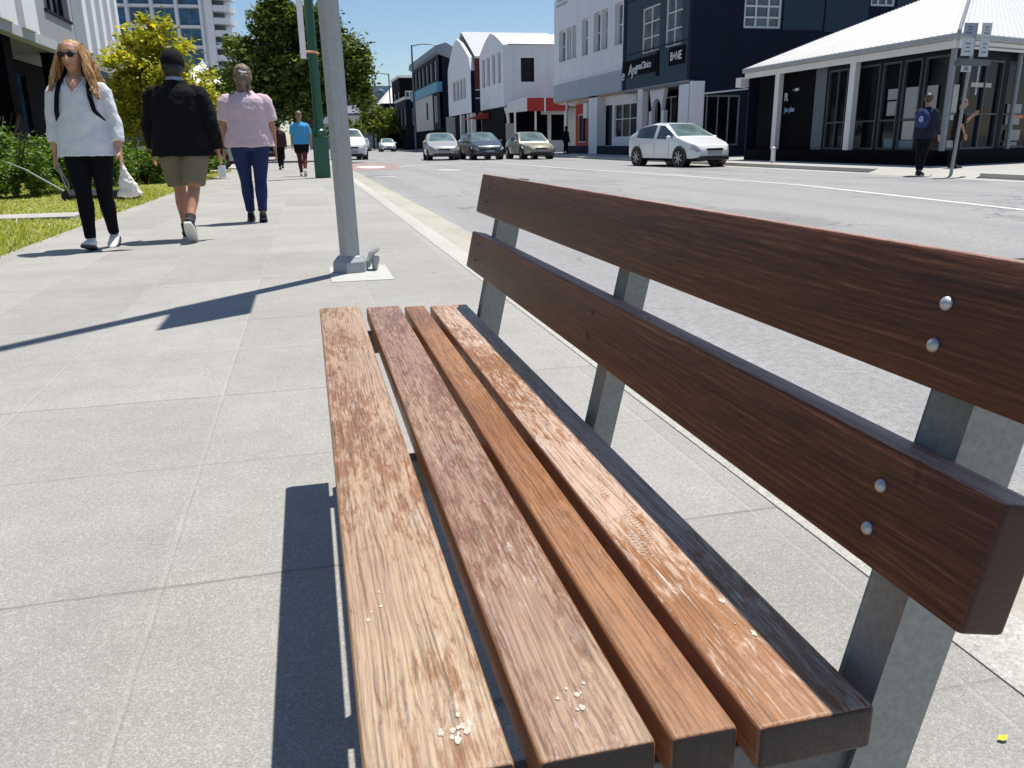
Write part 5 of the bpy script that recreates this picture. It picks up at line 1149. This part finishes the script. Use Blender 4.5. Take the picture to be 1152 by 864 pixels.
b = strands(w1, 50, M_hair, lambda t: (-.05+.1*t, .06, .1), lambda t: (-.1+.2*t, .13, -.2), .011, .012); obj('hair_locks', b, M_hair, hs_, smooth=70, world=False)
M_lens = paint('sunglass_lens', (.008,.006,.006), .35, .2, spec=.3)
b = NB()
for e in (1, -1):
    tube(b, [g(e*.036, -.104, .012), g(e*.036, -.110, .012)], [(.030, .024), (.029, .023)], 18, side=(1, 0, 0)); tube(b, [g(e*.064, -.098, .02), g(e*.080, -.02, .015)], .0035, 6)
tube(b, [g(-.008, -.106, .018), g(.008, -.106, .018)], .0035, 6); w1.add('sunglasses', b, M_lens, smooth=40)
b = NB(); tube(b, [g(-.025, -.098, -.064), g(0, -.106, -.06), g(.025, -.098, -.064)], [.003, .007, .003], 8); w1.add('lips', b, paint('lips', (.38,.1,.09), .45), smooth=60)
b = NB(); zc = w1.hz+.555
tube(b, [(-.075, -.055, zc-.02), (-.05, -.118, zc-.07), (0, -.156, zc-.14), (.05, -.118, zc-.07), (.075, -.055, zc-.02)], [(.008, .006)]*5, 8); w1.add('neckline', b, white_knit, smooth=60)
b = NB(); tube(b, [(0, -.055, zc-.02), (0, -.100, zc-.045), (0, -.126, zc-.08), (0, -.141, zc-.115), (0, -.146, zc-.135)], [(.06, .03), (.052, .03), (.034, .024), (.014, .014), (.003, .006)], 16, side=(1, 0, 0)); w1.add('neck_skin', b, M_skin2, smooth=60)
b = NB()
for e in (1, -1):
    sx_ = e*.112; P = [(sx_, .13, w1.hz+.36), (sx_, .08, w1.hz+.50), (sx_, -.01, w1.hz+.545), (sx_*1.02, -.10, w1.hz+.49), (sx_*1.12, -.152, w1.hz+.40), (sx_*1.3, -.155, w1.hz+.28), (sx_*1.6, -.05, w1.hz+.2)]
    tube(b, P, [(.019, .006)]*len(P), 8, side=(1, 0, 0))
w1.add('backpack_straps', b, blk_fab, smooth=50)
b = NB(); ball(b, (0, .215, w1.hz+.32), (.14, .08, .2), 16, 12); w1.add('backpack', b, blk_fab, smooth=60)
# belongings in her hands
hand = w1.arm[0][2]+w1.arm[0][3]*.11; M1 = Matrix.Translation(w1.t.location) @ Matrix.Rotation(-R_(4), 4, 'Z'); hw = M1 @ hand
bag = thing('paper_bag', 'small crumpled white bag held by the woman in white', 'bag', (hw.x+.02, hw.y-.01, hw.z-.27))
b = NB(); tube(b, [hw+Vector((.0, 0, .02)), hw+Vector((.005, 0, -.05)), hw+Vector((.015, 0, -.13)), hw+Vector((.03, 0, -.25)), hw+Vector((.03, 0, -.265))], [(.012, .012), (.032, .02), (.065, .04), (.10, .05), (.06, .04)], 12, side=(1, 0, 0))
L = rootloc(bag); bmesh.ops.translate(b, verts=b.verts, vec=-L); solid('bag_body', b, paint('bag_cream', (.76,.70,.62), .8, .06), bag, .007, .035, .05)
hand = w1.arm[1][2]+w1.arm[1][3]*.12; hw2 = M1 @ hand
cord = NB(); tube(cord, [hw2+Vector((.01, 0, .03)), hw2+Vector((.03, 0, -.05)), hw2+Vector((.05, .02, -.15)), hw2+Vector((.065, .03, -.22)), hw2+Vector((.075, .0, -.12)), hw2+Vector((.02, -.01, .03))], .006, 6)
co = obj('hand_strap', cord, paint('strap_grey', (.35,.37,.38), .6), smooth=60); recenter(co); tag(co, 'thin grey looped strap dangling from the right hand of the woman in white', 'strap')

# man in black, from behind
PI = math.pi
m1 = Fig('man in a baggy black jacket, dark cap and khaki shorts walking away', -1.10, 8.35, 0, PI+R_(6), 1.67, 1.27, False, legs=((4, 4), (-16, 26)), arms=((6, 14, 16), (-4, 12, 17)), vox=.009, feet=(0, -48), skin=mat_skin('skin_tan', (.46,.23,.14)))
m1.body(); m1.top('jacket', blk_fab, 1.93, hem=-.10, infl=.032, sl=.026, disp=.04, belly=.02, z1=.575, flare=.012)
m1.bottoms('shorts', mat_fabric('khaki_twill', (.19,.16,.11), .1), frac=.88, infl=.03, taper=.012, disp=.012, top=.02); m1.shoes(mat_fabric('dark_trainer', (.05,.05,.055), .3), M_sole_w, big=1.05)
g = m1.g
b = NB(); ball(b, g(0, .01, .035), (.094, .108, .088), 18, 12); ball(b, g(0, .032, -.03), (.096, .098, .085), 16, 10); ball(b, g(0, .04, -.085), (.075, .06, .05), 16, 10); cap_ = solid('hair', b, mat_hair('black_hair', (.003,.003,.003), (.008,.007,.007), (.018,.016,.015)), m1.t, .008, .008, .03)
b = NB(); ball(b, g(0, .012, .02), (.104, .118, .112), 18, 12); tube(b, [g(0, -.09, .055), g(0, -.16, .04)], [(.08, .012), (.06, .006)], 14, side=(1, 0, 0)); solid('cap', b, blk_fab, m1.t, .008, .006, .04)
b = NB(); zc = m1.hz+.56; tube(b, [(0, .008, zc-.01), (0, .0, zc+.03)], [(.078, .075), (.07, .068)], 18, side=(1, 0, 0)); m1.add('collar', b, mat_fabric('grey_collar', (.3,.34,.42), .1), smooth=50)
b = NB()
for l in m1.leg: tube(b, [l[2].lerp(l[1], .06), l[2].lerp(l[1], .22)], [.043, .047], 12)
m1.add('socks', b, mat_fabric('dark_socks', (.05,.05,.055)), smooth=50)
hw = Matrix.Translation(m1.t.location) @ Matrix.Rotation(-(PI+R_(6)), 4, 'Z') @ (m1.arm[1][2]+m1.arm[1][3]*.13)
b = NB(); box(b, hw.x-.035, hw.x+.035, hw.y-.012, hw.y+.012, hw.z-.12, hw.z-.01); pa = obj('folded_paper', b, paint('paper_white', (.8,.8,.78), .7), bevel=.003); recenter(pa); tag(pa, 'small white folded paper in the right hand of the man in black', 'paper')

# woman in the pink t-shirt, from behind
p1 = Fig('woman in a pale pink t-shirt and navy jeans with pinned-up grey-blonde hair, walking away', -.60, 10.0, 0, PI-R_(3), 1.68, 1.27, True, legs=((6, 3), (-4, 10)), arms=((-3, 8, 12), (2, 10, 11)), vox=.010, feet=(0, -12))
p1.body(); p1.top('t_shirt', mat_fabric('pale_pink_jersey', (.60,.46,.50), .06), .82, hem=-.045, infl=.03, sl=.026, disp=.028, belly=.008, flare=.008)
p1.bottoms('jeans', mat_fabric('navy_denim', (.02,.032,.10), .2), frac=1.9, infl=.010, disp=.008); p1.shoes(mat_fabric('black_shoe', (.02,.02,.022), .2), M_sole_d)
g = p1.g; b = NB(); ball(b, g(0, .018, .03), (.098, .110, .104), 18, 12); ball(b, g(0, .080, -.025), (.075, .055, .085), 14, 10); ball(b, g(0, .045, -.085), (.082, .06, .06), 12, 8); ball(b, g(.015, .085, -.12), (.055, .04, .06), 12, 8)
hh = solid('hair', b, mat_hair('ash_hair', (.06,.04,.025), (.17,.12,.075), (.36,.28,.19)), p1.t, .007, .010, .03)
b = strands(p1, 90, hh.data.materials[0], lambda t: (.075*math.sin(t*40), .02+.05*math.cos(t*23), .115-.05*abs(math.sin(t*40))), lambda t: (.06*math.sin(t*31), .10+.012*math.sin(t*17), -.11-.05*math.sin(t*9)), .0075, .006); obj('hair_locks', b, hh.data.materials[0], hh, smooth=70, world=False)
b = NB(); tube(b, [g(-.045, .125, .035), g(-.01, .142, .03), g(.03, .138, .045)], [.005, .009, .006], 8); tube(b, [g(-.005, .142, .05), g(.01, .15, .0)], .006, 6); p1.add('hair_clip', b, paint('clip_white', (.7,.7,.7), .4), hh, smooth=50)
b = NB(); a = p1.arm[0]; tube(b, [a[2]-a[3]*.035, a[2]-a[3]*.005], [.034, .033], 14); p1.add('wrist_watch', b, M_rub, smooth=50)

# walker in the blue t-shirt
q1 = Fig('walker in bright blue t-shirt, black shorts and dark red leggings', -.08, 24.2, 0, PI, 1.72, 1.12, False, legs=((4, 3), (-14, 24)), arms=((4, 10, 10), (-4, 12, 10)), vox=.014, feet=(0, -40))
q1.body(); q1.top('t_shirt', mat_fabric('blue_jersey', (.07,.32,.6), .08), .85, hem=-.03, infl=.028, sl=.022, disp=.02); q1.bottoms('leggings', mat_fabric('dark_red_leggings', (.11,.025,.035), .3), frac=1.9, infl=.008); q1.bottoms('shorts', blk_fab, frac=.6, infl=.03); q1.shoes(M_shoe_w, M_sole_w)
b = NB(); ball(b, q1.g(0, .02, .035), (.09, .105, .096), 14, 10); solid('hair', b, mat_hair('grey_brown_hair', (.08,.06,.05), (.18,.14,.12), (.3,.25,.22)), q1.t, .012)
q2 = Fig('person in dark clothes far along the footpath, left of the walker in blue', -.85, 31, 0, PI, 1.6, 1.1, False, legs=((6, 3), (-10, 20)), vox=.016); q2.body(); q2.top('jacket', mat_fabric('dark_maroon_top', (.05,.02,.022), .3), 1.9, infl=.03); q2.bottoms('trousers', blk_fab, infl=.012); q2.shoes(M_rub, M_rub)
b = NB(); ball(b, q2.g(0, .02, .035), (.09, .105, .096), 12, 8); solid('hair', b, blk_fab, q2.t, .014)
# pedestrian across the road by the kerb ramp
r1 = Fig('pedestrian with a blue backpack and dark clothes standing at the far kerb ramp', 14.55, 17.4, -.1, R_(-115), 1.86, 1.05, False, legs=((3, 3), (-4, 8)), arms=((35, 85, 10), (10, 20, 8)), vox=.012)
r1.body(); r1.top('jacket', mat_fabric('dark_jacket', (.02,.022,.04), .3), 1.9, infl=.035, sl=.03, hem=-.1); r1.bottoms('trousers', blk_fab, infl=.016); r1.shoes(M_rub, M_rub)
b = NB(); ball(b, r1.g(0, .02, .03), (.105, .12, .115), 14, 10); solid('hair', b, mat_hair('brown_hair', (.02,.012,.008), (.06,.035,.02), (.13,.08,.05)), r1.t, .01, .012, .03)
b = NB(); ball(b, (0, .20, r1.hz+.34), (.17, .12, .23), 14, 10); bp = solid('backpack', b, mat_fabric('blue_nylon', (.03,.045,.14), .3), r1.t, .012, .04, .07)
b = NB(); ball(b, (-.03, .325, r1.hz+.33), (.06, .02, .07), 10, 8); obj('pocket', b, paint('pocket_pale', (.22,.3,.5), .5), bp, world=False, smooth=50)
r2 = Fig('person in black with raised forearm under the verandah, right of the sign post', 16.4, 18.4, 0, R_(-60), 1.7, 1.05, False, legs=((3, 3), (-3, 6)), arms=((40, 95, 12), (5, 15, 8)), vox=.013); r2.body(); r2.top('t_shirt', blk_fab, .9, infl=.03); r2.bottoms('trousers', blk_fab, infl=.016); r2.shoes(M_rub, M_rub)
b = NB(); ball(b, r2.g(0, .02, .035), (.09, .105, .096), 12, 8); solid('hair', b, blk_fab, r2.t, .012)
r3 = Fig('hooded person in black outside the grey shopfront beside the champagne sedan', 16.6, 52.5, 0, R_(-40), 1.7, 1.15, False, legs=((3, 3), (-4, 8)), vox=.018); r3.body(); r3.top('hooded_coat', blk_fab, 1.95, infl=.05, hem=-.15, z1=.62); r3.bottoms('trousers', blk_fab, infl=.02); r3.shoes(M_rub, M_rub)
b = NB(); ball(b, r3.g(0, .01, .02), (.11, .12, .13), 12, 8); solid('hood', b, blk_fab, r3.t, .014)
r4 = Fig('person in bright blue jacket by the shop behind the champagne sedan', 15.9, 57.5, 0, R_(-20), 1.55, 1.1, False, vox=.02); r4.body(); r4.top('jacket', mat_fabric('cobalt_jacket', (.03,.12,.4), .1), 1.9, infl=.04); r4.bottoms('trousers', blk_fab, infl=.015); r4.shoes(M_rub, M_rub)
b = NB(); ball(b, r4.g(0, .02, .035), (.09, .105, .096), 12, 8); solid('hair', b, blk_fab, r4.t, .014)
